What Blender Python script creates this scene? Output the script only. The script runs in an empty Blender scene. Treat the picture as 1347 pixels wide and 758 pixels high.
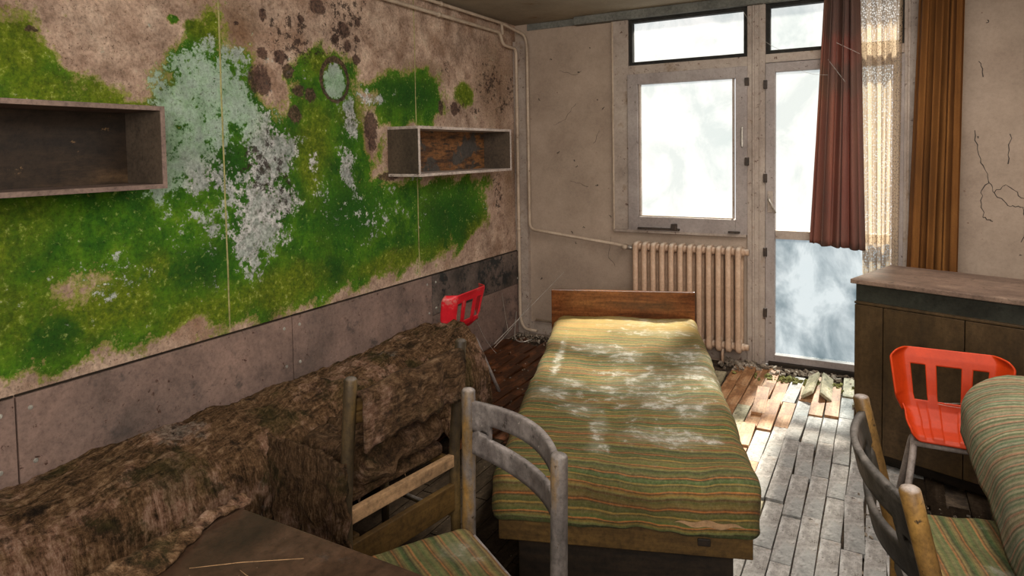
import bpy, bmesh, math, random
import numpy as np
from mathutils import Vector, Matrix, noise as mn
random.seed(7)
R = math.radians
scene = bpy.context.scene
COL = scene.collection

# ---------------------------------------------------------------- camera
yaw, pitch, roll = 0.509283, 0.0467334, -0.0167658
f = Vector((-math.sin(yaw)*math.cos(pitch), math.cos(yaw)*math.cos(pitch), -math.sin(pitch)))
r = Vector((math.cos(yaw), math.sin(yaw), 0)); u = r.cross(f)
r2 = r*math.cos(roll)+u*math.sin(roll); u2 = -r*math.sin(roll)+u*math.cos(roll)
cd = bpy.data.cameras.new('camera'); cam = bpy.data.objects.new('camera', cd); COL.objects.link(cam)
m = Matrix.Identity(4)
for i in range(3):
    m[i][0] = r2[i]; m[i][1] = u2[i]; m[i][2] = -f[i]
m[2][3] = 1.55
cam.matrix_world = m
cd.sensor_width = 36; cd.lens = 869.16/1347*36; cd.shift_y = -139.96/1347; cd.clip_start = .02
scene.camera = cam
# ---------------------------------------------------------------- world, sun, light, exposure
W = bpy.data.worlds.new('overcast_sky'); scene.world = W; W.use_nodes = True
nt = W.node_tree; nt.nodes.clear()
o_ = nt.nodes.new('ShaderNodeOutputWorld'); bg = nt.nodes.new('ShaderNodeBackground')
tc = nt.nodes.new('ShaderNodeTexCoord'); ns = nt.nodes.new('ShaderNodeTexNoise'); cr = nt.nodes.new('ShaderNodeValToRGB')
ns.inputs['Scale'].default_value = 7; ns.inputs['Detail'].default_value = 4
cr.color_ramp.elements[0].position = .36; cr.color_ramp.elements[0].color = (.88, .92, .935, 1)
cr.color_ramp.elements[1].position = .58; cr.color_ramp.elements[1].color = (.98, .98, .98, 1)
nt.links.new(tc.outputs['Generated'], ns.inputs['Vector']); nt.links.new(ns.outputs['Fac'], cr.inputs['Fac'])
nt.links.new(cr.outputs['Color'], bg.inputs['Color']); nt.links.new(bg.outputs[0], o_.inputs[0])
bg.inputs['Strength'].default_value = 1.2
def light(name, kind, energy, color, loc, target, **kw):
    l = bpy.data.lights.new(name, kind); l.energy = energy; l.color = color
    o = bpy.data.objects.new(name, l); COL.objects.link(o); o.location = loc
    o.rotation_euler = (Vector(target)-Vector(loc)).to_track_quat('-Z', 'Y').to_euler()
    for k, v in kw.items(): setattr(l, k, v)
    return o
light('hazy_sun', 'SUN', 21.0, (1, .93, .8), (-1.0, 9, 5), (-1.3, 4.0, .5), angle=R(5))
light('rear_fill', 'AREA', 118, (1, .95, .88), (.3, -.9, 2.0), (-1.2, 3.4, 1.55), shape='RECTANGLE', size=2.4, size_y=1.2)  # added fill from behind the camera, no real lamp there
light('overhead_fill', 'AREA', 92, (1, .94, .87), (-.3, 2.9, 2.56), (-.7, 3.1, 0), shape='RECTANGLE', size=2.2, size_y=2.2)  # added soft fill from above, no ceiling fitting
scene.view_settings.view_transform = 'Standard'; scene.view_settings.look = 'None'
scene.view_settings.gamma = 1; scene.view_settings.use_curve_mapping = False
scene.view_settings.exposure = 0.0

# ---------------------------------------------------------------- materials
def lin(h):
    h = h.lstrip('#'); c = [int(h[i:i+2], 16)/255 for i in (0, 2, 4)]
    return tuple(((x+.055)/1.055)**2.4 if x > .04 else x/12.92 for x in c)+(1,)
class NT:
    def __init__(s, name):
        s.m = bpy.data.materials.new(name); s.m.use_nodes = True; s.t = s.m.node_tree
        s.b = s.t.nodes['Principled BSDF']; s.out = s.t.nodes['Material Output']
        s.b.inputs['Specular IOR Level'].default_value = .3
    def n(s, typ, **kw):
        n = s.t.nodes.new('ShaderNode'+typ)
        for k, v in kw.items():
            if k.startswith('i_'):
                key = k[2:]; key = int(key) if key.isdigit() else key.replace('_', ' ')
                n.inputs[key].default_value = v
            else: setattr(n, k, v)
        return n
    def l(s, a, b): s.t.links.new(a, b)
    def coord(s, kind='Object', stretch=(1, 1, 1)):
        t = s.n('TexCoord'); mp = s.n('Mapping'); mp.inputs['Scale'].default_value = stretch
        s.l(t.outputs[kind], mp.inputs[0]); return mp.outputs[0]
    def noise(s, co, scale, detail=6, rough=.6, dist=0):
        n = s.n('TexNoise', i_Scale=scale, i_Detail=detail, i_Roughness=rough, i_Distortion=dist)
        if co is not None: s.l(co, n.inputs['Vector'])
        return n.outputs['Fac']
    def ramp(s, fac, stops, interp='LINEAR'):
        n = s.n('ValToRGB'); e = n.color_ramp; e.interpolation = interp
        while len(e.elements) < len(stops): e.elements.new(.5)
        for k, (p, c) in enumerate(stops):
            e.elements[k].position = p; e.elements[k].color = lin(c) if isinstance(c, str) else ((c, c, c, 1) if not isinstance(c, tuple) else c)
        s.l(fac, n.inputs[0]); return n.outputs['Color']
    def mix(s, fac, a, b, mode='MIX'):
        n = s.n('Mix', data_type='RGBA', blend_type=mode)
        for inp, v in ((0, fac), (6, a), (7, b)):
            if isinstance(v, str): n.inputs[inp].default_value = lin(v)
            elif isinstance(v, (int, float)): n.inputs[inp].default_value = v if inp == 0 else (v, v, v, 1)
            elif isinstance(v, tuple): n.inputs[inp].default_value = v
            else: s.l(v, n.inputs[inp])
        return n.outputs[2]
    def math(s, op, a, b=0., c=None, clamp=False):
        n = s.n('Math', operation=op); n.use_clamp = clamp
        for i, v in enumerate((a, b) if c is None else (a, b, c)):
            if isinstance(v, (int, float)): n.inputs[i].default_value = v
            else: s.l(v, n.inputs[i])
        return n.outputs[0]
    def attr(s, name): return s.n('Attribute', attribute_name=name).outputs['Fac']
    def step(s, x, a, b):
        n = s.n('MapRange', interpolation_type='SMOOTHSTEP'); s.l(x, n.inputs[0])
        n.inputs[1].default_value = a; n.inputs[2].default_value = b; return n.outputs[0]
    def bump(s, h, strength=.3, dist=.01):
        n = s.n('Bump', i_Strength=strength, i_Distance=dist); s.l(h, n.inputs['Height'])
        s.l(n.outputs[0], s.b.inputs['Normal'])
    def fin(s, col, rough=.8):
        if isinstance(col, str): s.b.inputs['Base Color'].default_value = lin(col)
        else: s.l(col, s.b.inputs['Base Color'])
        if isinstance(rough, (int, float)): s.b.inputs['Roughness'].default_value = rough
        else: s.l(rough, s.b.inputs['Roughness'])
        return s.m
def surf(name, stops, scale=4, stretch=(1, 1, 1), rough=.8, bump=.3, bd=.004, spots=None, dust=None, dist=0, detail=8, metal=0, spec=None, grit=1.):
    t = NT(name); co = t.coord(stretch=stretch); n1 = t.noise(co, scale, detail, .65, dist)
    c = t.ramp(n1, stops)
    co2 = t.coord()
    if spots:
        for (sc, lo, hi, colr) in spots:
            c = t.mix(t.step(t.noise(co2, sc, 5, .7), lo, hi), c, colr)
    if dust:   # dust settled on upward faces
        g = t.n('NewGeometry'); sp = t.n('SeparateXYZ'); t.l(g.outputs['Normal'], sp.inputs[0])
        k = t.math('MULTIPLY', t.step(sp.outputs[2], .3, .9), t.step(t.noise(co2, 9, 6, .7), .3, .6))
        c = t.mix(t.math('MULTIPLY', k, dust[1]), c, dust[0])
    c = t.mix(grit, c, t.ramp(t.noise(co2, 55, 5, .8), [(.36, .62), (.5, .95), (.64, 1.12)]), 'MULTIPLY')
    c = t.mix(.8*grit, c, t.ramp(t.noise(co2, 7, 5, .7), [(.34, .62), (.52, 1.0), (.66, 1.1)]), 'MULTIPLY')
    h = t.math('ADD', n1, t.math('MULTIPLY', t.noise(co2, scale*9, 4, .7), .5))
    t.bump(h, bump, bd)
    t.b.inputs['Metallic'].default_value = metal
    if spec is not None: t.b.inputs['Specular IOR Level'].default_value = spec
    return t.fin(c, rough)

M = {}
M['plaster'] = surf('stained_plaster', [(.3, '#8d7a6b'), (.5, '#a3907f'), (.7, '#b09c8b')], 1.6, rough=.9, bump=.2, grit=.3,
                    spots=[(14, .66, .72, '#6a4a3c'), (60, .70, .74, '#59463c')])
M['ceiling'] = surf('ceiling_paint', [(.3, '#8a8071'), (.55, '#a09684'), (.75, '#ada28f')], 1.3, rough=.9, bump=.2, grit=.3, spots=[(3, .58, .75, '#7b6142')])
M['ctrim'] = surf('grey_trim_paint', [(.3, '#5e5e58'), (.7, '#7b7a72')], 3)
M['frame'] = surf('dirty_white_frame_paint', [(.3, '#8c7c70'), (.5, '#a39488'), (.72, '#b3a598')], 3, rough=.6, bump=.15, grit=.45,
                  spots=[(22, .60, .68, '#5c4338'), (90, .64, .69, '#4c3a32'), (7, .56, .75, '#7c6650')])
M['sash'] = surf('grey_sash_paint', [(.3, '#857a75'), (.5, '#968b86'), (.72, '#a89e98')], 3, rough=.55, bump=.12, grit=.45,
                 spots=[(26, .62, .69, '#4f3c35'), (80, .66, .7, '#4c3a32')])
M['rubber'] = surf('black_rebate', [(.3, '#1c1b19'), (.7, '#33302b')], 20)
M['pipe'] = surf('cream_pipe_paint', [(.3, '#a08c78'), (.6, '#bfab96')], 5, rough=.5, bump=.1, grit=.4, spots=[(30, .64, .7, '#6b5345')])
M['rad'] = surf('cream_radiator_enamel', [(.3, '#a88a72'), (.55, '#c4a58b'), (.75, '#d8c0a8')], 5, rough=.45, bump=.1, grit=.5,
                spots=[(35, .66, .72, '#6b4b38')], dust=('#efe2d0', .6))
M['metal'] = surf('rusted_dark_metal', [(.3, '#2b2521'), (.7, '#4a3d33')], 20, rough=.6)
M['alu'] = surf('dull_light_metal', [(.3, '#a39c92'), (.7, '#c9c2b8')], 12, rough=.35, metal=.6)
M['tube'] = surf('grey_painted_tube', [(.3, '#857871'), (.7, '#a99d95')], 12, rough=.4, spots=[(40, .62, .68, '#5b4034')])
M['dado'] = surf('brown_hardboard', [(.3, '#5d5049'), (.5, '#806a60'), (.7, '#957a6d')], 2.2, rough=.75, bump=.2, grit=.75,
                 spots=[(5, .55, .7, '#544a45'), (30, .62, .68, '#4c3429'), (80, .70, .73, '#c0b0a0')])
M['dado_dark'] = surf('damp_hardboard', [(.3, '#39342f'), (.5, '#5f534c'), (.7, '#7a6a60')], 3.2, rough=.7, bump=.2,
                      spots=[(8, .52, .62, '#2b2d2c'), (30, .62, .68, '#4c3429')])
M['shelfout'] = surf('worn_shelf_edge', [(.3, '#6b5850'), (.6, '#8a7468')], 8, rough=.6, stretch=(1, .2, 1))
M['shelfedge_light'] = surf('white_shelf_edge', [(.3, '#a69489'), (.6, '#c9bab0')], 8, rough=.6, stretch=(1, .2, 1), spots=[(30, .6, .66, '#6b5a50')])
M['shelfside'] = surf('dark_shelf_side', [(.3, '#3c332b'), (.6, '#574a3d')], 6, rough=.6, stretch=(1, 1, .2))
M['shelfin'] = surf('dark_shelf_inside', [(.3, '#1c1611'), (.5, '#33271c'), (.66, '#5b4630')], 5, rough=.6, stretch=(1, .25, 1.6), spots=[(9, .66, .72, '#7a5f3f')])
M['shelfpeel'] = surf('peeling_shelf_back', [(.36, '#332b25'), (.45, '#5c3e26'), (.54, '#8d6038'), (.62, '#43362a')], 7, rough=.7, bump=.8,
                      stretch=(1, .5, 2.4), spots=[(4, .52, .58, '#4b453f')])
M['headboard'] = surf('varnished_headboard', [(.3, '#3d2010'), (.5, '#683a1c'), (.7, '#85522a')], 5, stretch=(.6, .6, 6), rough=.22, bump=.08, dist=.5, spec=.6)
M['bedwood'] = surf('dull_brown_bed_board', [(.3, '#33230f'), (.55, '#58411f'), (.75, '#775a30')], 4, stretch=(.5, .5, 5), rough=.6, spots=[(14, .64, .7, '#2a1c10')])
M['bedwood_light'] = surf('pale_split_board', [(.3, '#6b5238'), (.6, '#9b7a58')], 5, stretch=(.5, .5, 5))
M['darkwood'] = surf('nearly_black_wood', [(.3, '#15100b'), (.7, '#32261a')], 6, stretch=(.5, .5, 4), rough=.6)
M['chairpaint'] = surf('weathered_grey_chair', [(.3, '#48403d'), (.5, '#68605c'), (.7, '#8a817c')], 9, stretch=(1, 1, .5), rough=.55, bump=.35,
                       spots=[(16, .6, .68, '#332c28'), (70, .66, .7, '#a89e96')], dust=('#9c938e', .6))
M['chairpost'] = surf('grey_and_ochre_post', [(.36, '#3e3936'), (.48, '#625a55'), (.56, '#6d5636'), (.64, '#946a2c')], 5, stretch=(1.5, 1.5, .45), rough=.5, bump=.25,
                      spots=[(30, .62, .68, '#3a2c1c')], dust=('#a39a94', .9))
M['chairochre'] = surf('ochre_post', [(.3, '#463826'), (.48, '#735630'), (.62, '#94703a')], 6, stretch=(1.5, 1.5, .4), rough=.45, bump=.25,
                       spots=[(40, .6, .66, '#3a2c1c')], dust=('#aaa09a', .9))
M['panel_dark'] = surf('dark_grimy_panel', [(.3, '#25221f'), (.5, '#45403a'), (.68, '#6d6660')], 8, stretch=(1, 1, .5), rough=.6, bump=.4, spots=[(14, .55, .66, '#1f1b14')], dust=('#7c746d', .5))
M['chairdark'] = surf('dark_mossy_post', [(.3, '#2a231b'), (.5, '#4a3c28'), (.66, '#6d5630')], 7, stretch=(1.5, 1.5, .5), rough=.55, bump=.4, dust=('#77706a', .8))
M['cab'] = surf('dark_brown_veneer', [(.3, '#2c2216'), (.5, '#42321e'), (.7, '#53402a')], 3, stretch=(3, 3, .6), rough=.4, bump=.06, spots=[(3, .6, .8, '#4a3a33')])
M['cabtop'] = surf('dusty_brown_top', [(.3, '#4c3c33'), (.5, '#6f5a4d'), (.7, '#86705f')], 4, stretch=(.5, 2, 1), rough=.5, bump=.12, spots=[(28, .62, .68, '#35281f')])
M['cabband'] = surf('grey_green_recess', [(.3, '#20201b'), (.6, '#34352e')], 4, rough=.35)
M['table'] = surf('dark_table_top', [(.3, '#281d15'), (.5, '#412f23'), (.7, '#584335')], 3, stretch=(2, .7, 1), rough=.35, bump=.15, spots=[(9, .6, .75, '#4c4845'), (90, .7, .74, '#b09a80')])
M['plank_grey'] = surf('dusty_grey_parquet', [(.28, '#6c665f'), (.5, '#a39d97'), (.7, '#cbc8c4')], 5, stretch=(3, .6, 1), rough=.65, bump=.6,
                       spots=[(24, .57, .66, '#50463d'), (8, .54, .70, '#8a7763'), (2.5, .5, .62, '#8c8a86')])
M['plank_orange'] = surf('bare_orange_parquet', [(.28, '#6b4328'), (.5, '#a87850'), (.7, '#c9a17a')], 5, stretch=(4, .6, 1), rough=.6, bump=.3, spots=[(20, .64, .7, '#45301f')])
M['plank_pale'] = surf('pale_mossy_parquet', [(.28, '#6d6648'), (.5, '#a0967a'), (.7, '#c6b9a0')], 5, stretch=(3, .8, 1), rough=.7, bump=.5, spots=[(16, .58, .66, '#6d7230'), (40, .62, .66, '#4c4030')])
M['plank_dark'] = surf('dark_red_parquet', [(.3, '#24150c'), (.5, '#54301a'), (.68, '#85502d')], 4, stretch=(4, .6, 1), rough=.45, bump=.3, spots=[(9, .55, .66, '#1d1712')])
M['plank_shade'] = surf('shaded_dark_parquet', [(.3, '#17120d'), (.55, '#2c231a'), (.72, '#40352a')], 6, stretch=(3, .6, 1), rough=.9, spec=.03, spots=[(60, .66, .7, '#6d6357')])  # parquet lying in shade: the darkness is painted into its colour
M['subfloor'] = surf('black_subfloor', [(.3, '#231c15'), (.5, '#43372b'), (.7, '#6d5d4c')], 14, rough=.9, bump=.5)
M['rubble'] = surf('plaster_crumbs', [(.3, '#4b4036'), (.5, '#8a7c6c'), (.7, '#bdb2a2')], 14, rough=.9)
M['mossy'] = surf('floor_moss', [(.3, '#4b4a24'), (.6, '#8a8850')], 30, rough=1, bump=.6)
M['web'] = surf('cobweb_thread', [(.3, '#a8a196'), (.7, '#c9c2b6')], 20)
M['redplastic'] = surf('orange_red_plastic', [(.3, '#a52e08'), (.6, '#bd3a0e')], 3, grit=.3, rough=.5, bump=.03, spots=[(50, .68, .72, '#8a3018')], spec=.25)
M['redplastic2'] = surf('crimson_plastic', [(.3, '#b8141e'), (.6, '#dc2733')], 3, grit=.3, rough=.35, bump=.03, spots=[(12, .58, .66, '#c96a62')], spec=.5)
M['screw'] = surf('screw_head', [(.3, '#8a857a'), (.7, '#b5b0a5')], 20, rough=.4)
M['seam'] = surf('yellowed_seam', [(.3, '#8f8a50'), (.7, '#b5ae77')], 12)
M['skirt'] = surf('dark_skirting', [(.3, '#241f18'), (.7, '#453c30')], 7)

def glass_mat(name, lo, hi, amount):
    t = NT(name); co = t.coord(stretch=(1, 1, .7))
    c = t.ramp(t.noise(co, 3.2, 7, .62, .4), [(.36, lo), (.60, hi)])
    sp = t.step(t.noise(t.coord(), 26, 5, .75), .70, .74)
    c = t.mix(sp, c, '#3a3530')
    tr = t.n('BsdfTransparent'); tl = t.n('BsdfTranslucent'); mx = t.n('MixShader')
    t.l(c, tr.inputs[0]); t.l(c, tl.inputs[0])
    mx.inputs[0].default_value = amount
    t.l(tr.outputs[0], mx.inputs[1]); t.l(tl.outputs[0], mx.inputs[2]); t.l(mx.outputs[0], t.out.inputs[0])
    return t.m
M['glass'] = glass_mat('grimy_white_glass', '#e0e3e2', '#f6f5f3', .045)
M['glass_low'] = glass_mat('mottled_lower_glass', '#a3adb2', '#dce0e2', .045)

def mould_wall():
    t = NT('mouldy_wallpaper'); co = t.coord()
    nbig = t.noise(co, 2.2, 8, .6); nmid = t.noise(co, 9, 8, .68); nfine = t.noise(co, 38, 6, .72); nspk = t.noise(co, 75, 4, .75)
    base = t.ramp(nmid, [(.3, '#7d6352'), (.42, '#a58a77'), (.55, '#bea38e'), (.72, '#d0b8a3')])
    base = t.mix(t.step(nbig, .5, .68), base, '#8d6f5a', 'MIX')
    base = t.mix(t.step(nspk, .60, .66), base, '#5d4334')
    base = t.mix(t.math('MULTIPLY', t.step(t.noise(co, 14, 7, .75), .55, .66), .55), base, '#80604c')
    br = t.step(t.math('ADD', t.attr('brown'), t.math('MULTIPLY', t.math('SUBTRACT', nmid, .5), 1.6)), .45, .9)
    base = t.mix(t.math('MULTIPLY', br, .5), base, '#6f5236')
    # green
    grn = t.ramp(nmid, [(.3, '#1c470a'), (.44, '#2f5c0a'), (.56, '#48700c'), (.7, '#6d8820')])
    warm = t.step(t.math('ADD', t.attr('lime'), t.math('MULTIPLY', t.math('SUBTRACT', nbig, .5), 2.2)), .3, .95)
    grn = t.mix(warm, grn, t.ramp(nfine, [(.35, '#3f560a'), (.55, '#63720f'), (.7, '#8a8f35')]))
    grn = t.mix(t.math('MULTIPLY', t.step(t.math('ADD', t.attr('dkgreen'), t.math('MULTIPLY', t.math('SUBTRACT', nmid, .5), 2.6)), .35, 1.0), .8), grn, '#0f4208')
    grn = t.mix(t.math('MULTIPLY', t.step(nfine, .58, .68), .55), grn, '#a3b55a')
    grn = t.mix(t.math('MULTIPLY', t.step(nspk, .64, .70), .5), grn, '#16380a')
    gm = t.math('ADD', t.attr('green'), t.math('ADD', t.math('MULTIPLY', t.math('SUBTRACT', nmid, .5), 1.5), t.math('MULTIPLY', t.math('SUBTRACT', nfine, .5), 1.3)))
    gm2 = t.step(gm, .42, .62)
    c = t.mix(gm2, base, grn)
    # yellow-green halo at the border
    halo = t.math('MULTIPLY', t.step(gm, .28, .45), t.math('SUBTRACT', 1., t.step(gm, .5, .66)))
    c = t.mix(t.math('MULTIPLY', halo, .65), c, '#7f8426')
    # white/mint
    wm = t.math('ADD', t.attr('white'), t.math('ADD', t.math('MULTIPLY', t.math('SUBTRACT', nmid, .5), 2.2), t.math('MULTIPLY', t.math('SUBTRACT', nfine, .5), 1.8)))
    mint = t.ramp(nmid, [(.35, '#7d9f78'), (.6, '#b0c4b0')])
    whit = t.ramp(nfine, [(.34, '#4f4a48'), (.44, '#8d8a86'), (.56, '#c8c5c3'), (.7, '#dedbd8')])
    wc = t.mix(t.step(t.attr('mint'), .3, .75), whit, mint)
    wc = t.mix(t.math('MULTIPLY', t.step(nmid, .48, .60), .5), wc, '#8f9c94')
    wc = t.mix(t.math('MULTIPLY', t.step(t.noise(co, 30, 4, .7), .60, .66), .85), wc, '#1f4a1a')
    wc = t.mix(t.math('MULTIPLY', t.step(t.noise(co, 52, 4, .8), .62, .67), .8), wc, '#4a3f3c')
    c = t.mix(t.math('MULTIPLY', t.step(wm, .47, .66), .9), c, wc)
    # dark spots and ring
    dm = t.math('ADD', t.attr('dark'), t.math('ADD', t.math('MULTIPLY', t.math('SUBTRACT', nfine, .5), 1.6), t.math('MULTIPLY', t.math('SUBTRACT', nmid, .5), 1.2)))
    c = t.mix(t.math('MULTIPLY', t.step(dm, .42, .72), .9), c, t.ramp(nspk, [(.4, '#2c1d18'), (.65, '#6b4f42')]))
    sk = t.math('MULTIPLY', t.step(t.math('ADD', t.attr('speck'), t.math('MULTIPLY', t.math('SUBTRACT', t.noise(co, 24, 5, .8), .5), 2.4)), .72, .85), .85)
    c = t.mix(sk, c, '#2f211b')
    c = t.mix(1., c, t.ramp(t.noise(co, 60, 6, .82), [(.34, .50), (.48, .95), (.62, 1.22)]), 'MULTIPLY')
    c = t.mix(.9, c, t.ramp(t.noise(co, 5, 8, .7), [(.34, .66), (.52, 1.0), (.68, 1.15)]), 'MULTIPLY')
    t.bump(t.math('ADD', nmid, t.math('MULTIPLY', nfine, .7)), .6, .012)
    return t.fin(c, .92)
M['mould'] = mould_wall()

def stripe_mat(name, stops, freq, period, mold='#cfccc5', sun=None, dirt=.0):
    t = NT(name); co = t.coord()
    s = t.math('ADD', t.attr('st'), t.math('MULTIPLY', t.math('SUBTRACT', t.noise(co, 5, 3), .5), .010))
    n = t.n('TexNoise', noise_dimensions='1D', i_Scale=freq, i_Detail=4, i_Roughness=.8); t.l(s, n.inputs['W'])
    fr = t.math('FRACT', t.math('MULTIPLY', s, period)); fr2 = t.math('FRACT', t.math('MULTIPLY', s, period*.37))
    c = t.ramp(fr, stops, 'LINEAR')
    c = t.mix(.5, c, t.ramp(n.outputs['Fac'], [(.36, .35), (.5, .9), (.62, 1.4)]), 'MULTIPLY')
    c = t.mix(.6, c, t.ramp(t.noise(co, 3.0, 6, .65), [(.38, .55), (.6, 1.25)]), 'MULTIPLY')
    c = t.mix(.28, c, t.ramp(fr2, [(0, '#2c4424'), (.3, '#6d5a2c'), (.5, '#38421c'), (.8, '#8a5a30'), (1, '#2c4424')]))
    nm = t.noise(co, 14, 8, .72); nf = t.noise(co, 90, 3, .8)
    c = t.mix(t.math('MULTIPLY', t.step(nf, .42, .72), .18), c, '#8f8468')
    c = t.mix(t.math('MULTIPLY', t.step(t.noise(co, 3.5, 6, .65), .48, .7), .15), c, '#8c7345')
    mm = t.math('ADD', t.attr('mold'), t.math('MULTIPLY', t.math('SUBTRACT', nm, .5), 3.4))
    c = t.mix(t.math('MULTIPLY', t.step(mm, .55, 1.15), .85), c, mold)
    c = t.mix(.22, c, '#57482e')
    c = t.mix(.55, c, t.ramp(t.noise(co, 70, 5, .85), [(.36, .45), (.5, .95), (.62, 1.3)]), 'MULTIPLY')
    c = t.mix(t.math('MULTIPLY', t.step(t.math('ADD', t.attr('mold'), t.math('SUBTRACT', nm, .5)), .2, .8), .4), c, '#8c8a78')
    c = t.mix(t.math('MULTIPLY', t.attr('tan'), .8), c, '#b5944e')
    c = t.mix(t.math('MULTIPLY', t.step(t.noise(co, 45, 4, .8), .68, .74), .8), c, '#1b1712')
    t.bump(t.math('ADD', t.math('MULTIPLY', nf, .6), n.outputs['Fac']), .5, .004)
    return t.fin(c, .95)
ST = [(0, '#1f4219'), (.10, '#48592c'), (.16, '#15200f'), (.20, '#b0622c'), (.235, '#3a2412'), (.30, '#6a5f30'), (.42, '#27491f'), (.50, '#0f1f12'), (.55, '#6d7440'), (.63, '#856428'), (.67, '#20180d'), (.71, '#bb6c34'), (.745, '#3f5a28'), (.86, '#5d5a2c'), (.91, '#1c2c16'), (.96, '#a8843c'), (1, '#2c4a24')]
M['stripe'] = stripe_mat('striped_bed_cover', ST, 60, 7.2)
ST3 = [(0, '#44663a'), (.12, '#7d8050'), (.18, '#2c3a20'), (.22, '#b8703c'), (.26, '#5d3a22'), (.34, '#8f7c4c'), (.46, '#3c6638'), (.55, '#20341f'), (.62, '#a08a58'), (.68, '#6b4a28'), (.72, '#c07c4c'), (.78, '#5a7444'), (.9, '#7a7850'), (1, '#44663a')]
M['stripe_chair'] = stripe_mat('striped_seat_cover', ST3, 60, 11, '#a8a294')
ST2 = [(0, '#3f6a4c'), (.10, '#9a9278'), (.18, '#2a4a36'), (.25, '#b07a66'), (.32, '#8f8c70'), (.42, '#2f5a3c'), (.52, '#a8a084'), (.60, '#486c50'), (.68, '#b5806a'), (.76, '#54705a'), (.86, '#a39a80'), (1, '#3f6a4c')]
M['stripe_grey'] = stripe_mat('striped_mattress_grey', ST2, 60, 9.5, '#a39e8c')

def rag_mat(name, dark=0):
    t = NT(name); co = t.coord()
    cx = t.n('CombineXYZ'); t.l(t.math('MULTIPLY', t.attr('dv'), 3.2), cx.inputs[0]); t.l(t.math('MULTIPLY', t.attr('du'), .45), cx.inputs[1])
    vv_ = t.n('VectorMath', operation='ADD'); t.l(cx.outputs[0], vv_.inputs[0])
    sc_ = t.n('VectorMath', operation='SCALE'); t.l(co, sc_.inputs[0]); sc_.inputs['Scale'].default_value = .25; t.l(sc_.outputs[0], vv_.inputs[1])
    f1 = t.noise(vv_.outputs[0], 24, 8, .8, .35)
    cy = t.n('CombineXYZ'); t.l(t.math('MULTIPLY', t.attr('dv'), .6), cy.inputs[0]); t.l(t.math('MULTIPLY', t.attr('du'), 3.0), cy.inputs[1])
    v2 = t.n('VectorMath', operation='ADD'); t.l(cy.outputs[0], v2.inputs[0]); t.l(sc_.outputs[0], v2.inputs[1])
    f2 = t.noise(v2.outputs[0], 16, 8, .8, .8); iso = t.noise(co, 60, 6, .8)
    big = t.noise(co, 3.2, 7, .7); mid = t.noise(co, 10, 8, .75)
    hm = t.step(t.math('ADD', t.attr('hang'), t.math('MULTIPLY', t.math('SUBTRACT', big, .5), 1.2)), .2, .7)
    fm = t.n('Mix'); t.l(hm, fm.inputs[0]); t.l(f2, fm.inputs[2]); t.l(f1, fm.inputs[3]); fib = fm.outputs[0]
    fib = t.math('ADD', t.math('MULTIPLY', fib, .6), t.math('MULTIPLY', iso, .4))
    c = t.ramp(fib, [(.36, '#18110a'), (.44, '#47331f'), (.52, '#7a5b3e'), (.62, '#b59270')])
    c = t.mix(t.step(big, .50, .60), c, t.ramp(fib, [(.38, '#46301f'), (.48, '#9c745c'), (.6, '#cfac93')]))
    c = t.mix(t.math('MULTIPLY', t.step(mid, .52, .62), .72), c, '#140f09')
    c = t.mix(t.math('MULTIPLY', t.step(t.noise(co, 5, 5, .6), .54, .64), .5), c, t.ramp(fib, [(.4, '#1c1f0d'), (.6, '#5d5424')]))
    c = t.mix(t.math('MULTIPLY', t.step(t.noise(co, 2.3, 6, .7), .60, .66), .6), c, t.ramp(iso, [(.4, '#2c2622'), (.6, '#a89a8c')]))
    if dark: c = t.mix(dark, c, '#2e2014')
    t.bump(t.math('ADD', t.math('MULTIPLY', fib, 1.6), mid), 1.0, .035)
    t.b.inputs['Specular IOR Level'].default_value = .15
    return t.fin(c, .95)
M['rag'] = rag_mat('rotten_brown_blanket'); M['ragdark'] = rag_mat('dark_rotten_cloth', .35)

def curtain_mat(name, stops, trans, col_t, scale=1.6):
    t = NT(name); co = t.coord(stretch=(3, 1, .6)); n = t.noise(co, scale, 5, .6)
    c = t.ramp(n, stops)
    c = t.mix(t.math('MULTIPLY', t.step(t.noise(t.coord(), 120, 2, .6), .4, .7), .2), c, '#3b2a1a')
    t.fin(c, .9); tl = t.n('BsdfTranslucent'); tl.inputs[0].default_value = lin(col_t); mx = t.n('MixShader'); mx.inputs[0].default_value = trans
    t.l(t.b.outputs[0], mx.inputs[1]); t.l(tl.outputs[0], mx.inputs[2]); t.l(mx.outputs[0], t.out.inputs[0]); return t.m
M['curtain_a'] = curtain_mat('faded_rust_curtain', [(.3, '#544641'), (.5, '#6d544a'), (.7, '#85604c')], .20, '#c8642c')
M['curtain_b'] = curtain_mat('ochre_brown_curtain', [(.3, '#553619'), (.5, '#74491f'), (.7, '#91612f')], .14, '#b5702c')
def lace_mat():
    t = NT('net_curtain'); v = t.n('TexVoronoi', i_Scale=125.); t.l(t.coord(stretch=(1, .001, .6)), v.inputs['Vector'])
    h = t.step(v.outputs['Distance'], .30, .42)
    t.fin('#b5a08a', .9)
    tr = t.n('BsdfTransparent'); tl = t.n('BsdfTranslucent'); tl.inputs[0].default_value = lin('#cbb79c')
    m1 = t.n('MixShader'); m1.inputs[0].default_value = .4; m2 = t.n('MixShader')
    t.l(t.b.outputs[0], m1.inputs[1]); t.l(tl.outputs[0], m1.inputs[2])
    t.l(t.math('MULTIPLY', h, .55), m2.inputs[0]); m2r = m2
    inv = t.math('SUBTRACT', 1., t.math('MULTIPLY', h, .0)); 
    k = t.math('ADD', .35, t.math('MULTIPLY', h, .55))
    t.l(k, m2.inputs[0]); t.l(tr.outputs[0], m2.inputs[1]); t.l(m1.outputs[0], m2.inputs[2]); t.l(m2.outputs[0], t.out.inputs[0]); return t.m
M['lace'] = lace_mat()

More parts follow.
